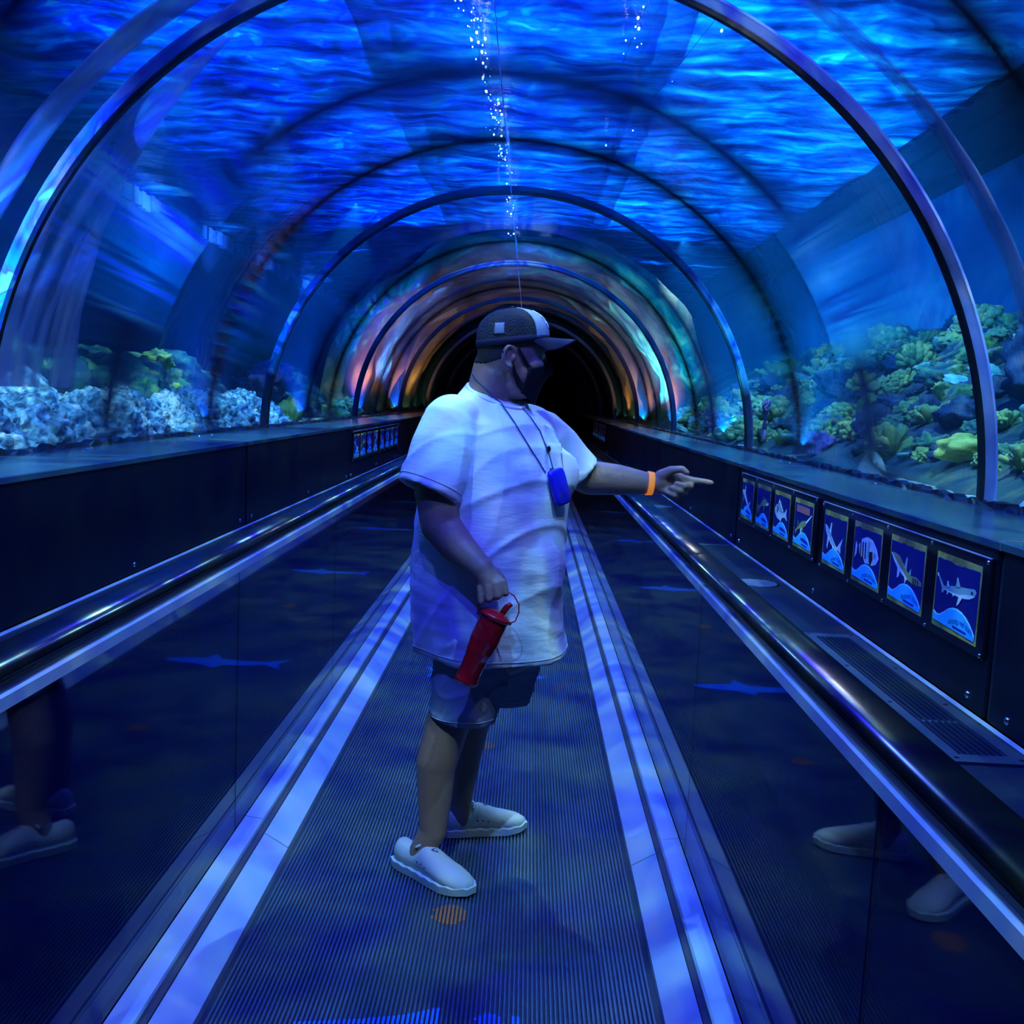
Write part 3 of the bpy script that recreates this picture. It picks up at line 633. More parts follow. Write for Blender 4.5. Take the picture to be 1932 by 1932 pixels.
while cnt < 430 and tries < 12000:
    tries += 1
    y = 2.4 + 9.2 * rr.random() ** 1.3; x = rr.uniform(1.95 if y < 7 else 1.85, 3.40)
    sc = rr.uniform(0.075, 0.17) * (1 + max(0, y - 5) * 0.05)
    if x < 2.15 and y < 5 : sc *= 0.6
    if not free(x, y, sc): continue
    cnt += 1; t = rr.random(); up = (x - 1.8) / 1.6
    if t < 0.34 - 0.1 * up: k, me, nm = 'knob', rr.choice(KN), 'knobby_coral'
    elif t < 0.52 - 0.15 * up: k, me, nm = 'leaf', rr.choice(LF), 'leafy_coral'
    elif t < 0.70 - 0.15 * up: k, me, nm = 'bush', rr.choice(BU), 'branching_coral'
    elif t < 0.93: k, me, nm = 'dark', rr.choice(DK), 'dark_coral'
    else: k, me, nm = 'cyan', CY[0], 'coral_plate'
    lab, grp = G_LAB[k]
    zone = ('low' if x < 2.3 else 'midway up' if x < 2.85 else 'high') + ' on the right bank, ' + ('before the nearest ring' if y < 3.3 else 'between the joint rings' if y < 6.8 else 'beyond the second ring')
    lab = lab.replace('on the right reef bank', zone); grp = grp.replace('on the right bank', zone.split(',')[0].replace('reef ', '') + (' near' if y < 3.3 else ' mid' if y < 6.8 else ' far'))
    stand(nm, me, (x, y, bank_z(x, y) + sc * 0.22), (sc * rr.uniform(.85, 1.2), sc * rr.uniform(.85, 1.2), sc * rr.uniform(.8, 1.1)), rr.uniform(0, 6.28), lab, 'coral', grp, (0.0, -0.45 + rr.uniform(-.2, .2)))
# pale dome and sandy hump against the right sill
stand('pale_ray', rough_rock('pale_ray', mat('ray_skin', (0.45, 0.50, 0.50), 0.4), 3, 4, 0.05, (0.05, 0.125, 0.135)), (1.73, 4.72, 1.12), 1.0, 0.1, 'smooth pale ray back rising from the sand behind the right sill', 'fish')
stand('sand_hump', rough_rock('sand_hump', sand_m, 8, 4, 0.12, (0.25, 0.42, 0.10)), (1.98, 3.15, 1.13), 1.0, 0.0, 'low pale sand hump beside the nearest joint ring', 'rock')
for o in list(COL.objects)[-1:]: o.data.materials[0] = mat('pale_sand', (0.55, 0.70, 0.74), 0.8, bump=(30, 0.2))

# left: the pale pitted rock ledge against the glass
PR = [rough_rock('pale_rock', R_pale, s, 5, 0.32) for s in (1, 2, 3, 4)]
ORD = ['nearest', 'second', 'third', 'fourth', 'fifth', 'sixth', 'seventh', 'eighth', 'ninth', 'tenth', 'eleventh', 'twelfth']
ys = [2.75, 3.15, 3.55, 3.95, 4.35, 4.75, 5.15, 5.55, 5.95, 6.35, 6.75, 7.15, 7.5, 7.85, 8.2, 8.55]
ORD += ['thirteenth', 'fourteenth', 'fifteenth', 'sixteenth']
for i, y in enumerate(ys):
    sc = (0.27 if i < 8 else 0.23, 0.34 if i < 8 else 0.26, (0.285 if i % 3 else 0.25) if i < 8 else (0.22 if i % 2 else 0.27))
    stand('pale_rock', PR[i % 4], (-2.10 - 0.05 * (i % 3), y, 1.09), sc, 0.4 * math.sin(i * 2.1), '%s pale pitted rock from the near end of the left ledge' % ORD[i], 'rock', None)
stand('yellow_coral', YL[0], (-1.98, 9.15, 1.20), (0.14, 0.12, 0.42), 0.4, 'upright yellow-green coral past the end of the pale rock ledge', 'coral')
stand('purple_coral', PU[0], (-2.2, 9.3, 1.50), 0.26, 0.4, 'dark purple coral lump above the yellow-green coral', 'coral')
# mossy mounds behind the ledge
MR = [rough_rock('mossy_rock', R_mound, s, 5, 0.28) for s in (11, 12, 13)]
mounds = [(-3.05, 4.2, 1.15, 0.62, 1.0, 0.52, 'large dark mossy mound at the left edge behind the pale ledge'), (-3.0, 5.6, 1.10, 0.7, 0.75, 0.62, 'tall mossy mound behind the purple glass reflection'),
          (-2.75, 6.7, 1.15, 0.5, 0.6, 0.45, 'green mossy mound in the middle of the left bank'), (-2.65, 7.7, 1.22, 0.42, 0.5, 0.36, 'yellow-green mossy mound at the right of the left bank'),
          (-3.1, 7.6, 1.2, 0.38, 0.75, 0.40, 'dark mound far back against the left tank wall'), (-2.8, 9.8, 1.15, 0.5, 0.8, 0.36, 'low dark mound beyond the second joint ring'), (-2.7, 12.0, 1.15, 0.5, 0.9, 0.45, 'farthest dark mound on the left bank')]
for i, (x, y, z, a, b, c, lab) in enumerate(mounds): stand('mossy_rock', MR[i % 3], (x, y, z), (a, b, c), 0.5 * i, lab, 'rock')
rr = random.Random(4)
for i in range(26):
    y = rr.uniform(3.6, 15); x = rr.uniform(-2.9, -2.45) if y < 9 else rr.uniform(-2.5, -1.85); sc = rr.uniform(0.10, 0.2)
    k, me, nm = rr.choice([('green coral tuft growing on the left bank', KN[0], 'coral_tuft'), ('dark coral tuft growing on the left bank', DK[1], 'dark_tuft')])
    stand(nm, me, (x, y, 1.18 + (0.38 if y < 7.5 else 0.05) * rr.random() + 0.02), sc, rr.uniform(0, 6), k, 'coral', nm.replace('_', ' ') + 's on the left bank')
# rock arches added over the tunnel to catch warm light as orange arcs
for i, (ya, yb, lab) in enumerate(((12.0, 14.2, 'brown arch added over the tunnel for its orange glow, nearest of three'), (14.4, 16.4, 'brown arch added over the tunnel for its orange glow, middle of three'), (16.6, 19.5, 'brown arch added over the tunnel for its orange glow, farthest of three'))):
    rings = []
    for j in range(15):
        y = ya + (yb - ya) * j / 14
        rings.append([])
        for k in range(49):
            a = PI * k / 48; r = 2.02 + 0.16 * noise.noise((math.cos(a) * 2.2, y * 1.3, math.sin(a) * 2.2)) + 0.07 * noise.noise((math.cos(a) * 6, y * 4, math.sin(a) * 6))
            rings[-1].append((r, a, y))
    vs = [(r * math.cos(a), y, max(1.0, RC + r * math.sin(a))) for g in rings for r, a, y in g] + [((r + 0.25) * math.cos(a), y, min(3.28, max(1.0, RC + (r + 0.25) * math.sin(a)))) for g in rings for r, a, y in g]
    n = 49; o = 15 * 49; fs = []
    for j in range(14):
        for k in range(48): q = j * n + k; fs.append((q, q + 1, q + n + 1, q + n)); fs.append((o + q, o + q + n, o + q + n + 1, o + q + 1))
    for k in range(48): fs.append((k, o + k, o + k + 1, k + 1)); q = 14 * n + k; fs.append((q, q + 1, o + q + 1, o + q))
    for j in range(14): q = j * n; fs.append((q, q + n, o + q + n, o + q)); q += 48; fs.append((q, o + q, o + q + n, q + n))
    tag(make('glow_arch', vs, fs, R_brown, None, True), lab, 'rock')
# ------------------------------------------------------------ picture boards on the low walls
PM = dict(gold=mat('gold_border', (0.30, 0.26, 0.06), 0.6, bump=(60, 0.2), var=(18, [(0.4, (0.18, 0.16, 0.05)), (0.6, (0.42, 0.36, 0.10))])), navy=mat('navy_print', (0.006, 0.008, 0.16), 0.35), cyan=mat('wave_print', (0.03, 0.36, 0.95), 0.35, emit=((0.0, 0.25, 0.9), 0.12)),  # wave print glows faintly by itself to look brighter
          rim=mat('wave_rim', (0.30, 0.70, 1.0), 0.35), ink=mat('blue_ink', (0.01, 0.02, 0.35), 0.4), pale=mat('pale_fish', (0.55, 0.68, 0.85), 0.4), grey=mat('grey_fish', (0.22, 0.38, 0.48), 0.4),
          olive=mat('olive_fish', (0.26, 0.30, 0.14), 0.4), dkol=mat('dark_olive', (0.10, 0.13, 0.06), 0.4), white=mat('white_fish', (0.85, 0.92, 1.0), 0.4), black=mat('fish_black', (0.01, 0.012, 0.02), 0.4), red=mat('notice_red', (0.40, 0.13, 0.18), 0.4))
PW, PH, TH = 0.256, 0.186, 0.0006
def flat(poly, layer, name, m, parent):
    """a printed shape: fractions (s across, t down) of the poster, a hair proud of the layer under it"""
    x0 = -0.0062 - layer * TH; n = len(poly)
    pts = [(0.5 * PW - s * PW, 0.5 * PH - t * PH) for s, t in poly]
    vs = [(x0, y, z) for y, z in pts] + [(x0 - TH, y, z) for y, z in pts]
    fs = [tuple(range(n)), tuple(range(2 * n - 1, n - 1, -1))] + [(i, n + i, n + (i + 1) % n, (i + 1) % n) for i in range(n)]
    return make(name, vs, fs, m, parent)
def letters(text, s0, s1, t, hgt, layer, m, parent, slant=0.0):
    cu = bpy.data.curves.new('lettering', 'FONT'); cu.body = text; cu.extrude = 0.0; cu.align_x = 'LEFT'
    tmp = bpy.data.objects.new('lettering', cu); COL.objects.link(tmp)
    me = bpy.data.meshes.new_from_object(tmp.evaluated_get(bpy.context.evaluated_depsgraph_get())); bpy.data.objects.remove(tmp); bpy.data.curves.remove(cu)
    xs = [v.co.x for v in me.vertices]; w = max(xs) - min(xs); x0 = min(xs)
    for v in me.vertices:
        f = (v.co.x - x0) / w; yy = v.co.y * hgt / 0.7
        v.co = Vector((-0.0062 - layer * TH, 0.5 * PW - (s0 + (s1 - s0) * f) * PW, 0.5 * PH - (t + slant * (f - 0.5) ** 2) * PH + yy))
    me.materials.append(m); return link(bpy.data.objects.new('lettering', me), parent)
WAVE = [(0.03, 0.815), (0.10, 0.845), (0.18, 0.835), (0.27, 0.78), (0.36, 0.715), (0.46, 0.675), (0.56, 0.665), (0.66, 0.68), (0.76, 0.72), (0.85, 0.78), (0.92, 0.85), (0.965, 0.90), (0.965, 0.95), (0.03, 0.92)]
FISH = {}
FISH['silver'] = [('pale', [(0.05, 0.27), (0.13, 0.28), (0.26, 0.36), (0.40, 0.47), (0.52, 0.56), (0.63, 0.61), (0.86, 0.40), (0.78, 0.58), (0.80, 0.68), (0.70, 0.64), (0.60, 0.66), (0.48, 0.63), (0.35, 0.58), (0.22, 0.48), (0.12, 0.40)]),
                  ('grey', [(0.13, 0.28), (0.26, 0.36), (0.40, 0.47), (0.52, 0.56), (0.63, 0.61), (0.50, 0.585), (0.36, 0.50), (0.22, 0.39)]), ('pale', [(0.28, 0.37), (0.34, 0.20), (0.37, 0.22), (0.36, 0.43)]), ('pale', [(0.22, 0.47), (0.20, 0.66), (0.24, 0.70), (0.29, 0.52)]), ('white', [(0.46, 0.61), (0.47, 0.68), (0.51, 0.63)])]
FISH['grouper'] = [('pale', [(0.22, 0.38), (0.32, 0.26), (0.50, 0.20), (0.68, 0.22), (0.84, 0.34), (0.93, 0.48), (0.86, 0.58), (0.72, 0.63), (0.60, 0.62), (0.48, 0.64), (0.40, 0.56), (0.28, 0.55)])] + \
                  [('black', [(a, 0.30 + 0.02 * (k % 2)), (a + 0.035, 0.29), (a + 0.05, 0.56), (a + 0.02, 0.57)]) for k, a in enumerate((0.27, 0.36, 0.45))] + [('black', [(0.62, 0.42), (0.72, 0.40), (0.74, 0.52), (0.68, 0.63), (0.62, 0.58)]), ('grey', [(0.56, 0.27), (0.62, 0.26), (0.60, 0.52), (0.55, 0.53)]), ('grey', [(0.78, 0.38), (0.84, 0.42), (0.82, 0.50), (0.77, 0.46)]), ('pale', [(0.12, 0.34), (0.17, 0.40), (0.16, 0.54), (0.10, 0.62)])]
FISH['leopard'] = [('olive', [(0.05, 0.27), (0.14, 0.26), (0.28, 0.28), (0.42, 0.38), (0.55, 0.47), (0.66, 0.50), (0.80, 0.49), (0.92, 0.53), (0.95, 0.58), (0.84, 0.61), (0.70, 0.60), (0.56, 0.58), (0.42, 0.54), (0.28, 0.48), (0.15, 0.38)]),
                   ('pale', [(0.05, 0.27), (0.15, 0.38), (0.28, 0.48), (0.42, 0.54), (0.56, 0.58), (0.44, 0.50), (0.28, 0.42), (0.14, 0.33)]), ('grey', [(0.47, 0.41), (0.51, 0.26), (0.54, 0.28), (0.53, 0.45)]), ('grey', [(0.60, 0.48), (0.65, 0.40), (0.66, 0.50)]), ('pale', [(0.27, 0.47), (0.27, 0.62), (0.33, 0.58), (0.34, 0.50)]), ('pale', [(0.49, 0.56), (0.51, 0.66), (0.55, 0.58)])] + \
                  [('black', [(a, 0.515), (a + 0.02, 0.515), (a + 0.03, 0.60), (a + 0.01, 0.60)]) for a in (0.72, 0.78, 0.84)]
FISH['whitetip'] = [('grey', [(0.06, 0.30), (0.10, 0.33), (0.21, 0.43), (0.30, 0.42), (0.40, 0.385), (0.57, 0.36), (0.76, 0.33), (0.88, 0.31), (0.93, 0.345), (0.90, 0.41), (0.80, 0.46), (0.70, 0.48), (0.55, 0.49), (0.40, 0.485), (0.25, 0.475), (0.20, 0.53), (0.18, 0.52), (0.18, 0.46)]),
                    ('pale', [(0.22, 0.465), (0.40, 0.47), (0.58, 0.46), (0.72, 0.42), (0.85, 0.40), (0.90, 0.41), (0.80, 0.46), (0.70, 0.48), (0.55, 0.49), (0.40, 0.485)]), ('grey', [(0.50, 0.37), (0.52, 0.26), (0.54, 0.27), (0.60, 0.36)]), ('white', [(0.513, 0.29), (0.52, 0.25), (0.545, 0.275), (0.55, 0.29)]), ('white', [(0.055, 0.29), (0.075, 0.285), (0.10, 0.325), (0.085, 0.33)]),
                    ('pale', [(0.30, 0.42), (0.305, 0.34), (0.33, 0.35), (0.35, 0.41)]), ('pale', [(0.58, 0.47), (0.55, 0.61), (0.59, 0.58), (0.67, 0.47)]), ('pale', [(0.32, 0.47), (0.31, 0.53), (0.35, 0.49)]), ('pale', [(0.44, 0.48), (0.45, 0.52), (0.49, 0.485)]), ('black', [(0.83, 0.36), (0.86, 0.345), (0.87, 0.375), (0.84, 0.385)])]
FISH['thresher'] = [('pale', [(0.06, 0.30), (0.16, 0.28), (0.30, 0.34), (0.42, 0.44), (0.52, 0.55), (0.62, 0.60), (0.74, 0.52), (0.78, 0.56), (0.68, 0.66), (0.66, 0.78), (0.60, 0.66), (0.45, 0.58), (0.28, 0.46), (0.12, 0.38)]), ('pale', [(0.26, 0.33), (0.33, 0.15), (0.34, 0.16), (0.34, 0.37)]), ('grey', [(0.16, 0.28), (0.30, 0.34), (0.42, 0.44), (0.52, 0.55), (0.38, 0.46), (0.24, 0.37)]), ('grey', [(0.22, 0.44), (0.20, 0.58), (0.27, 0.49)])]
FISH['olive'] = [('olive', [(0.08, 0.46), (0.14, 0.52), (0.24, 0.50), (0.36, 0.40), (0.50, 0.32), (0.66, 0.30), (0.78, 0.36), (0.84, 0.44), (0.72, 0.47), (0.58, 0.46), (0.40, 0.50), (0.24, 0.58), (0.22, 0.70), (0.10, 0.60)]), ('dkol', [(0.44, 0.35), (0.50, 0.24), (0.56, 0.31)]), ('olive', [(0.56, 0.45), (0.60, 0.62), (0.65, 0.46)]), ('white', [(0.72, 0.40), (0.90, 0.36), (0.90, 0.41), (0.73, 0.45)])]
FISH['bream'] = [('pale', [(0.05, 0.42), (0.14, 0.32), (0.28, 0.27), (0.42, 0.30), (0.56, 0.40), (0.66, 0.44), (0.82, 0.32), (0.80, 0.46), (0.86, 0.58), (0.70, 0.52), (0.56, 0.56), (0.40, 0.62), (0.24, 0.60), (0.12, 0.52)]), ('grey', [(0.14, 0.32), (0.28, 0.27), (0.42, 0.30), (0.56, 0.40), (0.66, 0.44), (0.46, 0.45), (0.26, 0.40)]), ('dkol', [(0.20, 0.34), (0.27, 0.32), (0.29, 0.44), (0.22, 0.48)]), ('white', [(0.30, 0.27), (0.33, 0.17), (0.62, 0.40), (0.56, 0.40), (0.38, 0.24)]), ('white', [(0.44, 0.61), (0.50, 0.66), (0.54, 0.57)])]
FISH['sawfish'] = [('olive', [(0.10, 0.66), (0.20, 0.60), (0.30, 0.52), (0.44, 0.44), (0.58, 0.40), (0.70, 0.42), (0.66, 0.50), (0.54, 0.54), (0.50, 0.66), (0.46, 0.55), (0.34, 0.60), (0.22, 0.64), (0.14, 0.74)]), ('white', [(0.66, 0.42), (0.94, 0.24), (0.95, 0.265), (0.69, 0.455)]), ('dkol', [(0.24, 0.56), (0.23, 0.44), (0.31, 0.52)]), ('pale', [(0.40, 0.58), (0.42, 0.72), (0.47, 0.68), (0.48, 0.56)]), ('red', [(0.14, 0.13), (0.84, 0.13), (0.84, 0.27), (0.14, 0.27)])]
NAMES = dict(silver='silver shark', grouper='potato grouper', leopard='leopard shark', whitetip='whitetip reef shark')
def poster(kind, parent, y, seed):
    """one fish picture; its paper sits on the board"""
    rr = random.Random(seed); top = [(0.0, 0.0), (1.0, 0.0)]
    root = flat([(0, 0), (1, 0), (1, 1), (0, 1)], 0, 'poster', PM['gold'], parent); root.location = (0, y, 0)
    edge = [(0.025 + 0.95 * k / 14, 0.075 + 0.03 * rr.random()) for k in range(15)] + [(0.975, 0.93), (0.025, 0.93)]
    flat(edge, 1, 'sea_print', PM['navy'], root)
    flat([(s, t - 0.018) for s, t in WAVE[:12]] + [(0.965, 0.93), (0.03, 0.92)], 2, 'wave_rim', PM['rim'], root)
    flat(WAVE, 3, 'wave_print', PM['cyan'], root)
    for i, (c, poly) in enumerate(FISH[kind]): flat(poly, 2 + min(i, 2), 'fish_print' if c != 'red' else 'notice_print', PM[c], root)
    if kind in NAMES: letters(NAMES[kind], 0.40 if len(NAMES[kind]) > 13 else 0.44, 0.93, 0.835, 0.0155, 5, PM['ink'], root, 0.25)
    else: flat([(0.45, 0.765), (0.62, 0.755), (0.82, 0.80), (0.88, 0.85), (0.46, 0.82)], 4, 'caption_block', PM['ink'], root)
    flat([(0.50, 0.875), (0.80, 0.885), (0.80, 0.915), (0.50, 0.905)], 4, 'caption_line', PM['ink'], root)
    return root
brd = mat('board_acrylic', (0.004, 0.006, 0.015), 0.12, spec=0.6)
def board(kinds, loc, rz, label, seed):
    b = thing('picture_board', label, 'sign', loc, rz, 'fish picture boards')
    L, H = 1.315, 0.232
    MB().box(-0.006, 0.004, -L / 2, L / 2, -H / 2, H / 2).build('panel', brd, b, bevel=0.002)
    MB().box(-0.0062, -0.001, -L / 2 + 0.003, L / 2 - 0.003, H / 2 - 0.001, H / 2 + 0.0016).build('top_edge', M['satin'], b)
    for k, kind in enumerate(kinds): poster(kind, b, L / 2 - (k + 0.5) * L / 4 - 0.0, seed + k)
    for k in range(5):
        for z in (H / 2 - 0.009, -H / 2 + 0.009):
            MB().ball((-0.0065, L / 2 - 0.012 - k * (L - 0.024) / 4, z), (0.004, 0.0055, 0.0055), seg=8, rin=5).build('screw', M['chrome'], b, True)
    return b
B1, B2 = ('thresher', 'olive', 'bream', 'sawfish'), ('silver', 'grouper', 'leopard', 'whitetip')
bn = board(B2, (1.200, 2.932, 1.000), 0, 'fish picture board on the right wall with whitetip and grouper pictures, nearest camera', 1)
bf = board(B1, (1.200, 4.318, 1.004), 0, 'fish picture board on the right wall with the sawfish picture, just beyond the nearest board', 11)
for src, loc, rz, lab in ((bn, (-1.200, 9.93, 1.000), PI, 'far one of two small looking fish boards on the left wall'), (bf, (-1.200, 8.52, 1.000), PI, 'near one of two small looking fish boards on the left wall'),
                          (bn, (1.200, 14.6, 1.000), 0, 'tiny distant fish board on the right wall behind the man, near one'), (bf, (1.200, 16.0, 1.000), 0, 'tiny distant fish board on the right wall, farthest of all')):
    c = copy_tree(src); c.location = loc; c.rotation_euler = (0, 0, rz); c['label'] = lab
# ------------------------------------------------------------ the man
bpy.context.view_layer.update()
def fuse(mb, voxel, name, m, parent=None, smooth=6):
    """melt overlapping limb pieces into one continuous skin"""
    o = mb.build('tmp', m); md = o.modifiers.new('r', 'REMESH'); md.mode = 'VOXEL'; md.voxel_size = voxel
    sm = o.modifiers.new('s', 'SMOOTH'); sm.factor = 0.5; sm.iterations = smooth
    me = bpy.data.meshes.new_from_object(o.evaluated_get(bpy.context.evaluated_depsgraph_get())); old = o.data
    bpy.data.objects.remove(o); bpy.data.meshes.remove(old); me.name = name
    me.materials.clear(); me.materials.append(m); me.polygons.foreach_set('use_smooth', [True] * len(me.polygons))
    return link(bpy.data.objects.new(name, me), parent)
def shift(o, fn):
    me = o.data; n = len(me.vertices); co = np.empty(n * 3); nr = np.empty(n * 3); me.vertices.foreach_get('co', co); me.vertices.foreach_get('normal', nr)
    co = co.reshape(-1, 3); nr = nr.reshape(-1, 3); d = np.array([fn(Vector(c), Vector(k)) for c, k in zip(co, nr)]); co += nr * d[:, None]
    me.vertices.foreach_set('co', co.ravel()); me.update()
def bvh(o):
    me = o.data; return BVHTree.FromPolygons([v.co.copy() for v in me.vertices], [tuple(p.vertices) for p in me.polygons])
def onto(tree, px, py, lift):
    """point on a garment's surface, a little proud of it"""
    d = (C2W @ Vector(((px - 966) / F_PX, (966 - py) / F_PX, -1.0))).normalized(); h = tree.ray_cast(CAM_POS, d)
    if h[0] is None: return None
    n = h[1] if h[1].dot(d) < 0 else -h[1]; return h[0] + n * lift

skin = mat('brown_skin', (0.30, 0.18, 0.13), 0.5, spec=0.4, sss=0.15, bump=(60, 0.08))
cloth = mat('white_jersey', (0.78, 0.80, 0.82), 0.9, spec=0.15, sheen=0.2, bump=(22, 0.10, (1, 1, 3.5)))
twill = mat('grey_twill', (0.26, 0.30, 0.36), 0.85, spec=0.15, bump=(60, 0.08))
black_cloth = mat('black_cloth', (0.006, 0.007, 0.010), 0.8, spec=0.2)
shoe_m = mat('pale_canvas', (0.62, 0.62, 0.62), 0.8, spec=0.2, bump=(120, 0.06)); sole_m = mat('pale_sole', (0.66, 0.70, 0.72), 0.6)
man = thing('person', 'man in white t-shirt, grey shorts, black cap and black face mask pointing to the right', 'person', (0, 0, 0))

# --- head frame
HC = at(964, 659, 3.08)
yaw, pit = math.radians(12), math.radians(-7)
hf = Vector((math.cos(yaw) * math.cos(pit), math.sin(yaw) * math.cos(pit), math.sin(pit))); hl = Vector((-math.sin(yaw), math.cos(yaw), 0)); hu = hf.cross(hl)
HR = Matrix((hf, hl, hu)).transposed()
def H(f, l, u): return HC + HR @ Vector((f, l, u))
NF = Vector((0.80, -0.60, 0.0)); NL = Vector((0.60, 0.80, 0.0))              # chest direction and the man's left
TC = at(930, 1000, 3.08)
def torso_c(px, z): return Vector((at(px, 1000, 3.08).x, 3.08, z))

b = MB()
b.ball(H(0.0, 0, 0.006), (0.100, 0.080, 0.106), HR, 28, 18)
b.ball(H(0.030, 0, -0.062), (0.072, 0.066, 0.066), HR, 24, 14)
b.ball(H(0.070, 0, -0.108), (0.030, 0.034, 0.028), HR, 16, 10)
b.ball(H(0.030, 0, -0.105), (0.058, 0.058, 0.040), HR, 20, 12)                # heavy jaw
b.capsule(H(0.098, 0, -0.005), H(0.112, 0, -0.042), 0.011, 0.015, 12)         # nose
b.ball(H(0.113, 0, -0.048), (0.014, 0.019, 0.011), HR, 12, 8)
b.ball(H(0.088, 0, 0.020), (0.018, 0.056, 0.012), HR, 16, 8)                  # brow
for s in (1, -1):
    b.ball(H(0.066, s * 0.046, -0.036), (0.032, 0.024, 0.026), HR, 14, 8)     # cheek
    ear = HR @ Matrix.Rotation(s * 0.35, 3, 'Z')
    def E(a): return H(-0.017 + 0.019 * math.cos(a), s * (0.080 + 0.011 * (0.5 - 0.5 * math.cos(a))), -0.026 + 0.030 * math.sin(a))
    for k in range(12): b.capsule(E(math.radians(45 + 20 * k)), E(math.radians(65 + 20 * k)), 0.0064, 0.0064, 8)      # helix of the ear
    b.ball(H(-0.016, s * 0.077, -0.028), (0.016, 0.006, 0.026), HR, 12, 8)
    b.ball(H(-0.003, s * 0.080, -0.028), (0.006, 0.007, 0.010), HR, 10, 6)
    b.ball(H(-0.010, s * 0.082, -0.056), (0.010, 0.007, 0.011), HR, 10, 6)      # lobe
b.capsule(at(938, 712, 3.08), at(921, 752, 3.09), 0.062, 0.068, 24)           # neck
b.capsule(at(925, 690, 3.09), at(915, 742, 3.10), 0.050, 0.056, 20)
# trunk under the shirt
for px, z, a, c in ((930, 1.255, 0.13, 0.17), (932, 1.15, 0.17, 0.19), (927, 0.98, 0.19, 0.19), (925, 0.82, 0.19, 0.19), (930, 0.70, 0.18, 0.19)):
    R3 = Matrix((NF, NL, Vector((0, 0, 1)))).transposed(); b.ball(torso_c(px, z), (a, c, 0.13), R3, 24, 14)
# near arm hanging with the bottle
sh_r, el_r, wr_r = at(846, 812, 2.93), at(831, 990, 2.86), at(908, 1074, 2.80)
b.capsule(sh_r, at(824, 925, 2.875), 0.072, 0.064, 20); b.capsule(at(824, 925, 2.875), el_r, 0.064, 0.056, 20)
b.capsule(el_r, at(862, 1030, 2.84), 0.056, 0.051, 20); b.capsule(at(862, 1030, 2.84), wr_r, 0.051, 0.036, 20)
# near hand: back of the hand to the camera, four fingers closed round the handle
b.capsule(wr_r, at(921, 1096, 2.79), 0.034, 0.031, 16)
b.ball(at(922, 1092, 2.79), (0.038, 0.018, 0.034), None, 18, 12)
for (kx, ky, ya), (px2, py2), r in (((949, 1099, 2.776), (954, 1119), 0.0105), ((935, 1103, 2.768), (938, 1125), 0.0112), ((920, 1107, 2.768), (922, 1131), 0.0108), ((906, 1111, 2.774), (907, 1136), 0.0095)):
    k = at(kx, ky, ya); p = at(px2, py2, ya - 0.008); d = at(px2 - 1, py2 - 1, ya + 0.022); t = at(px2 - 3, py2 - 13, ya + 0.030)
    b.capsule(at((kx + 921) / 2, ky - 9, 2.785), k, r * 1.35, r * 1.2, 12); b.capsule(k, p, r * 1.15, r, 12); b.capsule(p, d, r, r * 0.92, 12); b.capsule(d, t, r * 0.92, r * 0.8, 12)
b.capsule(at(934, 1080, 2.80), at(949, 1098, 2.812), 0.016, 0.013, 12); b.capsule(at(949, 1098, 2.812), at(946, 1114, 2.806), 0.012, 0.010, 12)
# far arm stretched out, pointing
sh_l, el_l, wr_l = at(1008, 818, 3.24), at(1112, 901, 3.30), at(1226, 912, 3.31)
b.capsule(sh_l, at(1070, 878, 3.28), 0.070, 0.060, 20); b.capsule(at(1070, 878, 3.28), el_l, 0.060, 0.056, 20)
b.capsule(el_l, at(1165, 905, 3.305), 0.056, 0.050, 20); b.capsule(at(1165, 905, 3.305), wr_l, 0.050, 0.034, 20)
b.capsule(wr_l, at(1245, 909, 3.312), 0.033, 0.030, 16)
b.ball(at(1259, 907, 3.318), (0.038, 0.017, 0.043), None, 20, 14)
b.capsule(at(1245, 921, 3.306), at(1262, 926, 3.306), 0.019, 0.016, 12)       # heel of the palm
b.capsule(at(1247, 898, 3.300), at(1266, 887, 3.286), 0.021, 0.0145, 14)      # ball of the thumb
b.capsule(at(1266, 887, 3.286), at(1287, 885, 3.276), 0.0135, 0.0118, 12); b.capsule(at(1287, 885, 3.276), at(1296, 892, 3.272), 0.0115, 0.0098, 12)
for pts, r in ((((1280, 899, 3.328), (1306, 906, 3.318), (1329, 909, 3.312), (1342, 911, 3.308)), 0.0118), (((1281, 910, 3.328), (1303, 918, 3.308), (1293, 917, 3.282), (1276, 912, 3.284)), 0.0112),
               (((1277, 920, 3.326), (1293, 929, 3.306), (1283, 926, 3.281), (1266, 920, 3.284)), 0.0108), (((1268, 930, 3.322), (1281, 938, 3.304), (1272, 935, 3.283), (1257, 929, 3.288)), 0.0095)):
    q = [at(*p) for p in pts]
    b.capsule(at(1258, pts[0][1] * 0.6 + 909 * 0.4, 3.322), q[0], r * 1.2, r * 1.2, 12)
    b.capsule(q[0], q[1], r * 1.15, r, 12); b.capsule(q[1], q[2], r, r * 0.92, 12); b.capsule(q[2], q[3], r * 0.92, r * 0.78, 12)
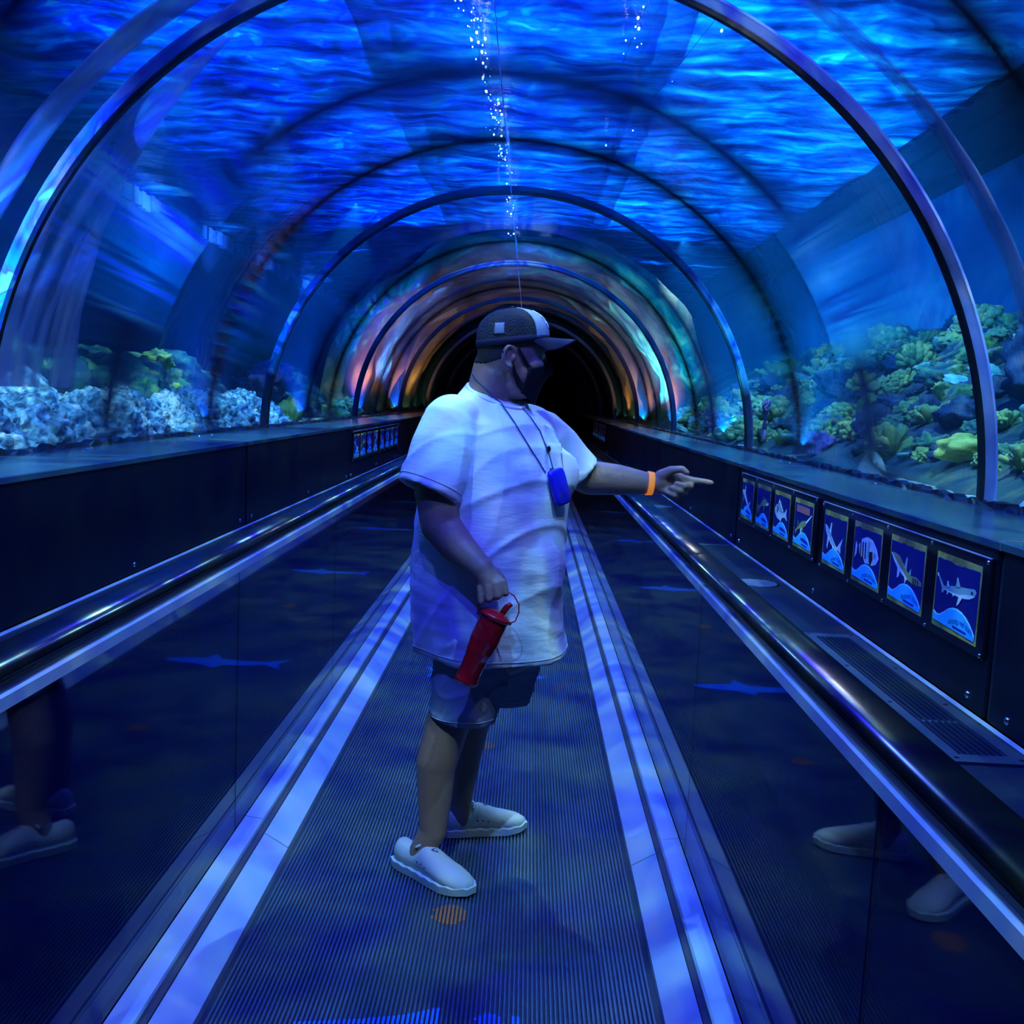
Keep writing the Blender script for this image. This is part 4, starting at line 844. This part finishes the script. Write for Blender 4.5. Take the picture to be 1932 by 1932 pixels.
# legs
kn_n, ca_n, an_n = at(846, 1362, 2.99), at(823, 1440, 2.965), at(817, 1568, 2.94)
b.capsule(at(905, 1215, 3.03), kn_n, 0.095, 0.066, 22); b.capsule(kn_n, ca_n, 0.066, 0.062, 22); b.capsule(ca_n, an_n, 0.061, 0.042, 22)
b.capsule(an_n, Vector((-0.112, 2.935, 0.05)), 0.042, 0.040, 18); b.capsule(Vector((-0.140, 2.953, 0.040)), Vector((-0.06, 2.886, 0.036)), 0.030, 0.022, 14)
kn_f, ca_f, an_f = at(893, 1345, 3.23), at(877, 1415, 3.24), at(866, 1515, 3.235)
b.capsule(at(960, 1220, 3.16), kn_f, 0.092, 0.062, 22); b.capsule(kn_f, ca_f, 0.062, 0.058, 22); b.capsule(ca_f, an_f, 0.057, 0.040, 22)
b.capsule(an_f, Vector((-0.010, 3.222, 0.05)), 0.040, 0.038, 18); b.capsule(Vector((-0.02, 3.222, 0.040)), Vector((0.06, 3.247, 0.036)), 0.030, 0.022, 14)
body = fuse(b, 0.0045, 'body', skin, man, 4)
bt = bvh(body)
for s in (1, -1):                                                             # eyes under the cap's brim
    e = MB().ball(H(0.087, s * 0.033, -0.004), (0.012, 0.012, 0.012), HR, 14, 10).build('eye', mat('eye_white', (0.6, 0.6, 0.58), 0.2), man, True)
    MB().ball(H(0.0955, s * 0.033, -0.004), (0.0045, 0.006, 0.006), HR, 12, 8).build('iris', mat('iris_brown', (0.03, 0.015, 0.01), 0.2), e, True)

# --- head-hugging cloth: sheets wrapped on the skin
def wrap(th, u, lift):
    d = HR @ Vector((math.cos(math.radians(th)), math.sin(math.radians(th)), 0)); o = H(0.012, 0, u); h = bt.ray_cast(o + d * 0.3, -d)
    return (h[0] if h[0] is not None else o + d * 0.08) + d * lift
def sheet(name, rows, m, parent, thick=0.002, sub=0):
    n = len(rows[0]); r = len(rows); vs = []; top = [p for row in rows for p in row]
    ctr = HC
    low = [p - (p - ctr).normalized() * thick for p in top]; vs = top + low; o = n * r; fs = []
    for i in range(r - 1):
        for k in range(n - 1): q = i * n + k; fs.append((q, q + 1, q + n + 1, q + n)); fs.append((o + q, o + q + n, o + q + n + 1, o + q + 1))
    for k in range(n - 1): fs.append((k, o + k, o + k + 1, k + 1)); q = (r - 1) * n + k; fs.append((q, q + 1, o + q + 1, o + q))
    for i in range(r - 1): q = i * n; fs.append((q, q + n, o + q + n, o + q)); q += n - 1; fs.append((q, o + q, o + q + n, q + n))
    return make(name, vs, fs, m, parent, True)
def lerp(tab, x):
    for (x0, y0), (x1, y1) in zip(tab[:-1], tab[1:]):
        if x0 <= x <= x1: return y0 + (y1 - y0) * (x - x0) / (x1 - x0)
    return tab[0][1] if x < tab[0][0] else tab[-1][1]
UP = [(-60, -0.046), (-40, -0.034), (-20, -0.022), (0, -0.010), (20, -0.022), (40, -0.034), (60, -0.046)]
LO = [(-60, -0.126), (-45, -0.138), (-20, -0.150), (0, -0.154), (20, -0.150), (45, -0.138), (60, -0.126)]
rows = []
for i in range(13):
    row = []
    for k in range(33):
        th = -62 + 124 * k / 32; f = i / 12; u = lerp(UP, th) * (1 - f) + lerp(LO, th) * f
        nose = 0.016 * math.exp(-(th / 16) ** 2) * math.exp(-((f - 0.30) / 0.34) ** 2)
        row.append(wrap(th, max(u, -0.122), 0.006 + nose) + hu * min(0, u + 0.122) )
    rows.append(row)
# average the sheet a little so that it spans hollows like stretched cloth
for _ in range(3):
    rows = [[rows[i][k] if k in (0, 32) else (rows[i][k] * 2 + rows[i][k - 1] + rows[i][k + 1] + rows[max(0, i - 1)][k] + rows[min(12, i + 1)][k]) / 6 for k in range(33)] for i in range(13)]
mask = sheet('face_mask', rows, black_cloth, man, 0.003)
for s in (1, -1):
    for pts in ([(-58, -0.048), (-70, -0.036), (-84, -0.016), (-94, 0.000)], [(-56, -0.112), (-72, -0.100), (-88, -0.078), (-98, -0.056)], [(-55, -0.052), (-57, -0.08), (-56, -0.112)]):
        rw = []
        for j in range(3):
            rr_ = []
            for k in range(13):
                f = k / 12 * (len(pts) - 1); a = int(min(f, len(pts) - 2)); g = f - a; th = pts[a][0] * (1 - g) + pts[a + 1][0] * g; u = pts[a][1] * (1 - g) + pts[a + 1][1] * g
                rr_.append(wrap(-s * th, u + (0.006 if pts[0][1] > -0.1 else 0.012) * (1 - j), 0.0055))
            rw.append(rr_)
        sheet('ear_loop', rw, black_cloth, mask, 0.002)
hair_m = mat('short_black_hair', (0.022, 0.018, 0.018), 0.8, bump=(300, 0.8))
rows = [[wrap(117 + 126 * k / 40, 0.020 - (0.078 - 0.030 * (abs(k - 20) / 20) ** 2 + 0.002 * math.sin(k * 2.3)) * i / 10, 0.0035 - 0.0033 * (i / 10) ** 2) for k in range(41)] for i in range(11)]
hair = sheet('hair', rows, hair_m, man, 0.004)

# --- cap
capm = mat('cap_mesh_black', (0.010, 0.012, 0.016), 0.7, bump=(220, 0.8)); capf = mat('cap_front_grey', (0.24, 0.30, 0.40), 0.7, bump=(120, 0.2)); capb = mat('cap_brim', (0.012, 0.013, 0.03), 0.75, spec=0.2)
CU = 0.024
cp_ = math.radians(5); cf = Vector((math.cos(yaw) * math.cos(cp_), math.sin(yaw) * math.cos(cp_), math.sin(cp_))); CR = Matrix((cf, hl, cf.cross(hl))).transposed(); cu_ = cf.cross(hl); CC = HC + hf * 0.006
def crown(th, h, lift=0.0):
    """point of the cap at angle th from the front and height fraction h"""
    H0 = 0.098; rho = (1 - h ** 2.7) ** 0.5 if h < 1 else 0.0; c, s_ = math.cos(th), math.sin(th)
    f = (0.108 if c > 0 else 0.106) * c * rho * (1 + (0.03 if c > 0.3 else 0)); l = 0.092 * s_ * rho
    v = Vector((f - 0.002, l, CU + H0 * h + (0.006 * c if h < 0.2 else 0.010 * max(0, c) * (1 - h)))); n = Vector((c * rho, s_ * rho, max(0.0, h))).normalized()
    return CC + CR @ (v + n * lift)
capR = thing  # (the cap's pieces hang on its crown mesh)
n = 48; rows = [[crown(2 * PI * k / n, (j / 14) ** 0.9 * 0.998) for k in range(n)] for j in range(15)]
inner = [[HC + (p - HC) * 0.965 for p in r] for r in rows]
cap = MB().loft([inner[0]] + rows, cap=True).build('cap', capm, man, True)
pan = [[crown(math.radians(-58 + 116 * k / 24), 0.03 + 0.95 * j / 12, 0.0022) for k in range(25)] for j in range(13)]
sheet('front_panel', pan, capf, cap, 0.0018)
for j, hh in ((0, 0.0),):
    band = [[crown(2 * PI * k / 48, 0.0 + 0.02 * i, 0.0016) + cu_ * (-0.008 + 0.008 * i) for k in range(49)] for i in range(3)]
    sheet('band', band, capb, cap, 0.0015)
lab = [[crown(math.radians(-128 + 17 * k / 6), 0.20 + 0.32 * j / 6, 0.002) for k in range(7)] for j in range(7)]
sheet('side_label', lab, mat('cap_label', (0.14, 0.18, 0.26), 0.6), cap, 0.0015)
logo = mat('white_thread', (0.85, 0.88, 0.90), 0.7)
for th0, th1, h0, h1 in ((-24, -20, 0.48, 0.86), (-31, -28, 0.60, 0.84), (-27, -17, 0.40, 0.50), (-22, -14, 0.28, 0.40), (-16, -12, 0.52, 0.72), (-10, 10, 0.40, 0.46), (-6, 6, 0.56, 0.78)):
    sheet('cap_emblem', [[crown(math.radians(th0 + (th1 - th0) * k / 3), h0 + (h1 - h0) * j / 3, 0.004) for k in range(4)] for j in range(4)], logo, cap, 0.0015)
MB().ball(crown(0, 0.999, 0.001), (0.007, 0.007, 0.004), HR, 12, 6).build('top_button', capb, cap, True)
br = []
for j in range(9):
    row = []
    for k in range(25):
        t = -1 + 2 * k / 24; th = math.radians(66 * t); f = j / 8; base = crown(th, 0.02, 0.0)
        ext = 0.082 * (1 - abs(t) ** 2.6) ** 0.5 if abs(t) < 1 else 0
        row.append(base + CR @ Vector((ext * f, 0, -0.008 * f - 0.055 * (t * t) * f * (ext / 0.082) ** 0.5)))
    br.append(row)
brim = sheet('brim', br, capb, cap, 0.003)
for v in brim.data.vertices: pass

# --- t-shirt
R3 = Matrix((NF, NL, Vector((0, 0, 1)))).transposed()
def ellipse(c, a, l, n=48, tilt=0.0, sq=2.0):
    out = []
    for k in range(n):
        t = 2 * PI * k / n; ca, sa = math.cos(t), math.sin(t); e = 2.0 / sq
        ca_, sa_ = math.copysign(abs(ca) ** e, ca), math.copysign(abs(sa) ** e, sa)
        out.append(Vector(c) + NF * (a * ca_) + NL * (l * sa_) + Vector((0, 0, -tilt * ca_)))
    return out
tor = [(940, 0.650, 0.226, 0.226, 2.2), (934, 0.70, 0.225, 0.226, 2.2), (928, 0.76, 0.224, 0.226, 2.2), (922, 0.85, 0.222, 0.226, 2.2), (923, 0.95, 0.220, 0.228, 2.2), (927, 1.05, 0.216, 0.230, 2.2), (932, 1.13, 0.210, 0.230, 2.2), (934, 1.20, 0.198, 0.228, 2.2), (932, 1.28, 0.172, 0.218, 2.2), (928, 1.345, 0.140, 0.196, 2.1), (925, 1.388, 0.116, 0.152, 2.0), (924, 1.414, 0.098, 0.112, 2.0), (924, 1.430, 0.084, 0.086, 2.0)]
ts = MB(); rings = [ellipse(torso_c(tor[0][0], 0.74), 0.205, 0.206), ellipse(torso_c(tor[0][0], 0.655), 0.214, 0.214)]
for px, z, a, l, sq in tor: rings.append(ellipse(torso_c(px, z), a, l, 48, 0.034 if z > 1.40 else 0.022 if z > 1.37 else (0.0 if z > 0.8 else 0.0), sq))
ts.loft(rings)
def sleeve(pts, rads, inner_r, depth):
    pts = [Vector(p) for p in pts]; t = (pts[-1] - pts[-2]).normalized(); P = pts + [pts[-1] + t * 0.001, pts[-1] - t * depth]; R = rads + [inner_r, inner_r * 0.96]
    m = MB(); up = None; rg = []
    for i, p in enumerate(P):
        tt = (P[min(i + 1, len(pts) - 1)] - P[max(i - 1, 0)]).normalized() if i < len(pts) else t
        if up is None: up = tt.orthogonal().normalized()
        up = (up - tt * up.dot(tt)).normalized(); bb = tt.cross(up)
        rg.append([p + (up * math.cos(2 * PI * k / 28) + bb * math.sin(2 * PI * k / 28)) * R[i] for k in range(28)])
    ts.loft(rg)
sleeve([at(868, 786, 2.99), at(850, 808, 2.94), at(836, 850, 2.90), at(822, 892, 2.88), at(807, 928, 2.865)], [0.062, 0.088, 0.094, 0.091, 0.090], 0.078, 0.06)
ts.ball(at(856, 795, 2.96), (0.085, 0.085, 0.075), None, 20, 12)
sleeve([at(990, 800, 3.20), at(1018, 818, 3.25), at(1050, 848, 3.27), at(1075, 876, 3.28), at(1096, 898, 3.285)], [0.062, 0.080, 0.080, 0.077, 0.076], 0.066, 0.05)
ts.ball(at(1000, 806, 3.21), (0.080, 0.080, 0.07), None, 20, 12)
ts.ball(torso_c(958, 1.20) + NF * 0.075 - NL * 0.085, (0.09, 0.10, 0.09), R3, 18, 12); ts.ball(torso_c(958, 1.20) + NF * 0.075 + NL * 0.085, (0.09, 0.10, 0.09), R3, 18, 12)   # heavy chest
ts.ball(torso_c(935, 0.93) + NF * 0.05, (0.178, 0.178, 0.24), R3, 22, 14)       # belly
shirt = fuse(ts, 0.0065, 'tshirt', cloth, man, 8)
def folds(p, n):
    low = max(0.0, min(1.0, (1.10 - p.z) / 0.30)); w = noise.noise(p * 3.1)
    a = noise.noise((p.x * 4 + p.y * 4, w * 2, p.z * 42 + 3.0 * w + p.x * 6)) * 0.0024 * low                       # fine creases across the lap
    q = p.z * 9 - (p.x - p.y) * 6; c = max(0.0, 1 - abs(noise.noise((q * 0.55, p.x * 1.5, 4.0))) * 5) ** 2 * 0.0055       # long slanting pulls from the armpit
    d = max(0.0, 1 - abs(noise.noise((p.x * 5, p.y * 5, p.z * 3.0 + 9))) * 4.5) ** 2 * 0.004
    dr = 0.016 * max(0, 0.95 - p.z) * math.sin(math.atan2(p.y - 3.08, p.x - 0.05) * 6 + 2.5 * noise.noise(p * 1.5))
    return a + c + d + dr
shift(shirt, folds); st = bvh(shirt)
def dense(p):
    return [(p[i][0] + (p[i + 1][0] - p[i][0]) * k / 4, p[i][1] + (p[i + 1][1] - p[i][1]) * k / 4) for i in range(len(p) - 1) for k in range(4)] + [p[-1]]
# neck rib, hems, pocket
nk = ellipse(torso_c(924, 1.428), 0.0845, 0.0865, 40, 0.034); nk.append(nk[0])
MB().tube(nk, 0.0065, 10).build('collar_rib', cloth, shirt, True)
thread = mat('hem_thread', (0.58, 0.61, 0.66), 0.9)
def hem(tree, c, u, v, name, parent, lift=0.0006, n=96, a0=0.0, a1=2 * PI, far=0.32):
    q = []
    for k in range(n + 1):
        t = a0 + (a1 - a0) * k / n; d = u * math.cos(t) + v * math.sin(t); h = tree.ray_cast(c + d * 0.4, -d)
        if h[0] is not None and (h[0] - c).length < far: q.append(h[0] + d * lift)
    if len(q) > 8: MB().tube(q, 0.0014, 5).build(name, thread, parent, True)
hem(st, torso_c(935, 0.672), NF, NL, 'hem_stitch', shirt)
sd = (at(807, 928, 2.865) - at(822, 892, 2.88)).normalized(); su = sd.orthogonal().normalized()
hem(st, at(813, 914, 2.87), su, sd.cross(su), 'sleeve_stitch', shirt, far=0.112)
pk = [[onto(st, 1030 + 27 * k / 6 + 5 * j / 8, 836 + 4 * k / 6 + 52 * j / 8, 0.004) for k in range(7)] for j in range(9)]
if all(p is not None for r in pk for p in r):
    sheet('chest_pocket', pk, cloth, shirt, 0.003)
# --- shorts
sho = MB()
def trouser(pts, rads, inner_r):
    pts = [Vector(p) for p in pts]; t = (pts[-1] - pts[-2]).normalized(); P = pts + [pts[-1] + t * 0.001, pts[-1] - t * 0.09]; R = rads + [inner_r, inner_r]
    rg = []
    for i, p in enumerate(P):
        rg.append([p + NF * (R[i] * 1.0 * math.cos(2 * PI * k / 32)) + NL * (R[i] * 0.98 * math.sin(2 * PI * k / 32)) + Vector((0, 0, -0.10 * R[i] * math.cos(2 * PI * k / 32) if i >= len(pts) - 1 else 0)) for k in range(32)])
    sho.loft(rg)
trouser([at(900, 1190, 3.03), at(896, 1240, 3.02), at(884, 1300, 3.0), at(873, 1352, 2.99)], [0.130, 0.126, 0.112, 0.101], 0.088)
trouser([at(955, 1190, 3.15), at(955, 1230, 3.17), at(948, 1280, 3.20), at(940, 1317, 3.215)], [0.125, 0.122, 0.108, 0.098], 0.085)
sho.ball(torso_c(930, 0.74), (0.19, 0.20, 0.12), R3, 24, 14)
shorts = fuse(sho, 0.006, 'shorts', twill, man, 8)
shift(shorts, lambda p, n: noise.noise((p.x * 7, p.y * 7, p.z * 14)) * 0.005 + (1 - abs(noise.noise((p.x * 9, p.y * 9, p.z * 16 + 3)))) ** 4 * 0.006 - 0.002)
sht = bvh(shorts)
hem(sht, at(874, 1345, 2.99), NF, NL, 'leg_hem_stitch', shorts); hem(sht, at(941, 1308, 3.213), NF, NL, 'leg_hem_stitch', shorts)
# --- shoes: upper, sole, stitched apron, eyelets
def shoe(heel, toe, ankle_w, label):
    heel, toe = Vector(heel), Vector(toe); ax = (toe - heel); L = ax.length; ax.normalize(); lt = Vector((-ax.y, ax.x, 0))
    W = [(0.0, 0.020), (0.05, 0.032), (0.18, 0.038), (0.35, 0.038), (0.55, 0.045), (0.75, 0.050), (0.88, 0.043), (0.96, 0.028), (1.0, 0.012)]
    T = [(0.0, 0.070), (0.05, 0.086), (0.18, 0.078), (0.35, 0.082), (0.42, 0.098), (0.50, 0.090), (0.65, 0.072), (0.80, 0.060), (0.92, 0.050), (1.0, 0.036)]
    root = MB(); rg = []
    for i in range(33):
        t = 0.004 + 0.992 * i / 32; w, h = lerp(W, t), lerp(T, t); c = heel + ax * (t * L); ring = []
        for k in range(24):
            a = 2 * PI * k / 24; x = math.copysign(abs(math.cos(a)) ** 0.75, math.cos(a)); z = math.copysign(abs(math.sin(a)) ** 0.8, math.sin(a))
            narrow = 1 - 0.25 * max(0, z); ring.append(c + lt * (w * x * narrow) + Vector((0, 0, 0.014 + (h - 0.014) * (0.5 + 0.5 * z))))
        rg.append(ring)
    up = root.loft(rg).build('shoe', shoe_m, man, True); up['label'] = label
    so = MB(); rg = []
    for i in range(29):
        t = -0.015 + 1.03 * i / 28; w = lerp(W, min(1, max(0, t))) + 0.006; c = heel + ax * (t * L); lift = 0.012 * max(0, t - 0.75) * 4 * 0.5; wav = 0.002 * math.sin(i * 1.7)
        rg.append([c - lt * w + Vector((0, 0, 0.001 + lift)), c + lt * w + Vector((0, 0, 0.001 + lift)), c + lt * (w + 0.002) + Vector((0, 0, 0.024 + lift * 0.6 + wav)), c - lt * (w + 0.002) + Vector((0, 0, 0.024 + lift * 0.6 + wav))])
    so.loft(rg).build('sole', sole_m, up)
    near = -1 if lt.y > 0 else 1
    seam = [heel + ax * (tt * L) + lt * (near * lerp(W, tt) * 0.80) + Vector((0, 0, lerp(T, tt) * 0.72 + 0.002)) for tt in (0.36, 0.45, 0.55, 0.66, 0.78, 0.88, 0.94)]
    MB().tube(seam, 0.0022, 6).build('apron_seam', mat('seam_thread', (0.4, 0.42, 0.46), 0.8), up, True)
    for tt in (0.40, 0.46, 0.52):
        MB().ball(heel + ax * (tt * L) + lt * (near * lerp(W, tt) * 0.93) + Vector((0, 0, lerp(T, tt) * 0.56)), (0.004, 0.004, 0.004), None, 10, 6).build('eyelet', M['rubber'], up, True)
    MB().tube([heel + ax * (0.34 * L) + lt * (0.030 * math.cos(q * PI / 8)) * 1.0 + ax * (0.012 * math.sin(q * PI / 8)) + Vector((0, 0, 0.088 + 0.010 * math.sin(q * PI / 8))) for q in range(9)], 0.004, 8).build('tongue_edge', shoe_m, up, True)
    e0 = heel + ax * (0.50 * L) + Vector((0, 0, 0.0925))
    MB().tube([e0 - lt * 0.010, e0 + ax * 0.016 - Vector((0, 0, 0.004)), e0 + lt * 0.010, e0 - lt * 0.010], 0.0012, 6).build('triangle_emblem', mat('emblem_blue', (0.05, 0.08, 0.4), 0.5), up, True)
    return up
shoe((-0.185, 2.990, 0), (0.048, 2.795, 0), 0.04, 'right shoe, nearer the camera')
shoe((-0.075, 3.205, 0), (0.200, 3.290, 0), 0.04, 'left shoe, farther from the camera')
# --- orange paper wristband
wb = []; wc = at(1226, 912, 3.310); wd = (at(1236, 913, 3.311) - at(1216, 911, 3.309)).normalized(); wu = Vector((0, 0, 1)) - wd * wd.z; wu.normalize(); wv = wd.cross(wu)
for off, r in ((-0.010, 0.0395), (0.010, 0.0375), (0.010, 0.0360), (-0.010, 0.0380)):
    wb.append([wc + wd * off + (wu * math.cos(2 * PI * k / 32) + wv * math.sin(2 * PI * k / 32)) * r for k in range(32)])
MB().loft(wb + [wb[0]], cap=False).build('wristband', mat('orange_paper', (0.95, 0.35, 0.05), 0.6, emit=((1.0, 0.30, 0.03), 0.45)), man, True)  # paper given its own glow, standing in for fluorescence

# ------------------------------------------------------------ things he carries
po = thing('phone_pouch', 'deep blue waterproof pouch hanging on a cord from the man neck', 'pouch', at(1043, 921, 2.85))
c0, c1, c2, c3 = [onto(st, *p, 0.012) for p in ((1022, 892), (1050, 886), (1063, 944), (1040, 957))]
if None not in (c0, c1, c2, c3):
    cc = (c0 + c1 + c2 + c3) / 4; eu = ((c1 - c0) + (c2 - c3)).normalized(); ev = ((c3 - c0) + (c2 - c1)).normalized(); en = eu.cross(ev).normalized()
    if en.dot(CAM_POS - cc) < 0: en = -en
    hw, hh = (c1 - c0).length / 2, (c3 - c0).length / 2
    rg = []
    for d, sc in ((0.0, 0.9), (0.003, 1.0), (0.013, 1.0), (0.017, 0.88)):
        rg.append([cc + en * d + eu * (hw * sc * math.copysign(abs(math.cos(2 * PI * k / 40)) ** 0.35, math.cos(2 * PI * k / 40))) + ev * (hh * sc * math.copysign(abs(math.sin(2 * PI * k / 40)) ** 0.35, math.sin(2 * PI * k / 40))) for k in range(40)])
    pm = mat('blue_rubber', (0.015, 0.01, 0.60), 0.45)
    under(MB().loft(rg).build('pouch_body', pm, None, True), po)
    for f in (0.15, 0.30):
        under(MB().ball(cc + en * 0.018 - eu * (hw * 0.55) + ev * (hh * (f + 0.25)), (0.003, 0.003, 0.004), None, 8, 6).build('button', M['chrome'], None, True), po)
    near_c = [(893, 706), (899, 716), (909, 726), (922, 738), (945, 764), (968, 797), (990, 833), (1008, 862), (1022, 885), (1028, 893)]
    far_c = [(980, 768), (1000, 790), (1017, 815), (1029, 845), (1036, 868), (1041, 887)]
    cm = mat('dark_cord', (0.01, 0.02, 0.12), 0.6)
    for pts_ in (near_c, far_c):
        q = []
        for p in dense(pts_):
            a = onto(st, *p, 0.005); c = onto(bt, *p, 0.004)
            best = [w for w in (a, c) if w is not None]
            if best: q.append(min(best, key=lambda w: (w - CAM_POS).length))
        if len(q) > 2: under(MB().tube(q, 0.0019, 6).build('cord', cm, None, True), po)
    g = onto(st, 1032, 848, 0.006)
    if g is not None: under(MB().ball(g, (0.006, 0.006, 0.009), None, 10, 8).build('cord_lock', black_cloth, None, True), po)

bo = thing('drink_bottle', 'red translucent plastic bottle with wire handle hanging from the man hand', 'bottle', at(877, 1288, 2.765))
bp0, bp1 = at(877, 1288, 2.765), at(937, 1158, 2.775); ba = (bp1 - bp0).normalized(); BL = (bp1 - bp0).length
bx = ba.orthogonal().normalized(); bx = (Vector((1, 0, 0)) - ba * ba.x).normalized(); by = ba.cross(bx)
def red_plastic():
    m = bpy.data.materials.new('red_plastic'); m.use_nodes = True; nt = m.node_tree; p = nt.nodes['Principled BSDF']
    p.inputs['Base Color'].default_value = (0.45, 0.006, 0.014, 1); p.inputs['Roughness'].default_value = 0.18; p.inputs['Coat Weight'].default_value = 0.5
    out = nt.nodes['Material Output']; tr = nt.nodes.new('ShaderNodeBsdfTransparent'); tr.inputs[0].default_value = (0.8, 0.03, 0.04, 1); mx = nt.nodes.new('ShaderNodeMixShader'); mx.inputs[0].default_value = 0.93
    nt.links.new(tr.outputs[0], mx.inputs[1]); nt.links.new(p.outputs[0], mx.inputs[2]); nt.links.new(mx.outputs[0], out.inputs[0]); return m
redm = red_plastic()
def lathe(name, prof, m):
    rg = [[bp0 + ba * (BL * t) + (bx * math.cos(2 * PI * k / 32) + by * math.sin(2 * PI * k / 32)) * r for k in range(32)] for t, r in prof]
    return under(MB().loft(rg).build(name, m, None, True), bo)
prof_b = [(0.0, 0.028), (0.015, 0.0335), (0.05, 0.0350)]
for k in range(1, 27):
    t = 0.05 + k * 0.031; prof_b.append((t, 0.0322 + 0.0005 * math.sin(k * 1.05) + 0.0085 * max(0.0, min(1.0, (t - 0.30) / 0.3))))
prof_b += [(0.90, 0.0405), (0.93, 0.0405)]
lathe('bottle_body', prof_b, redm)
lathe('bottle_lid', [(0.925, 0.0395), (0.93, 0.0440), (0.975, 0.0440), (0.985, 0.041), (1.02, 0.033), (1.045, 0.018), (1.05, 0.004)], redm)
sp = bp0 + ba * (BL * 1.03) + bx * 0.014
under(MB().tube([sp, sp + ba * 0.022 + bx * 0.004, sp + ba * 0.032 + bx * 0.010, sp + ba * 0.030 + bx * 0.016], [0.009, 0.009, 0.008, 0.005], 12).build('spout', redm, None, True), bo)
rimL, rimR = bp0 + ba * (BL * 0.955) - bx * 0.044, bp0 + ba * (BL * 0.955) + bx * 0.044
hp = [rimL, at(900, 1160, 2.775), at(903, 1139, 2.775), at(917, 1126, 2.772), at(938, 1118, 2.772), at(958, 1116, 2.774), at(970, 1124, 2.775), at(979, 1140, 2.775), at(979, 1156, 2.776), at(972, 1172, 2.777), rimR]
under(MB().tube(hp, 0.0019, 8).build('handle', mat('red_wire', (0.55, 0.01, 0.02), 0.3), None, True), bo)
for r_ in (rimL, rimR): under(MB().ball(r_, (0.0055, 0.0055, 0.0055), None, 10, 8).build('handle_pivot', redm, None, True), bo)
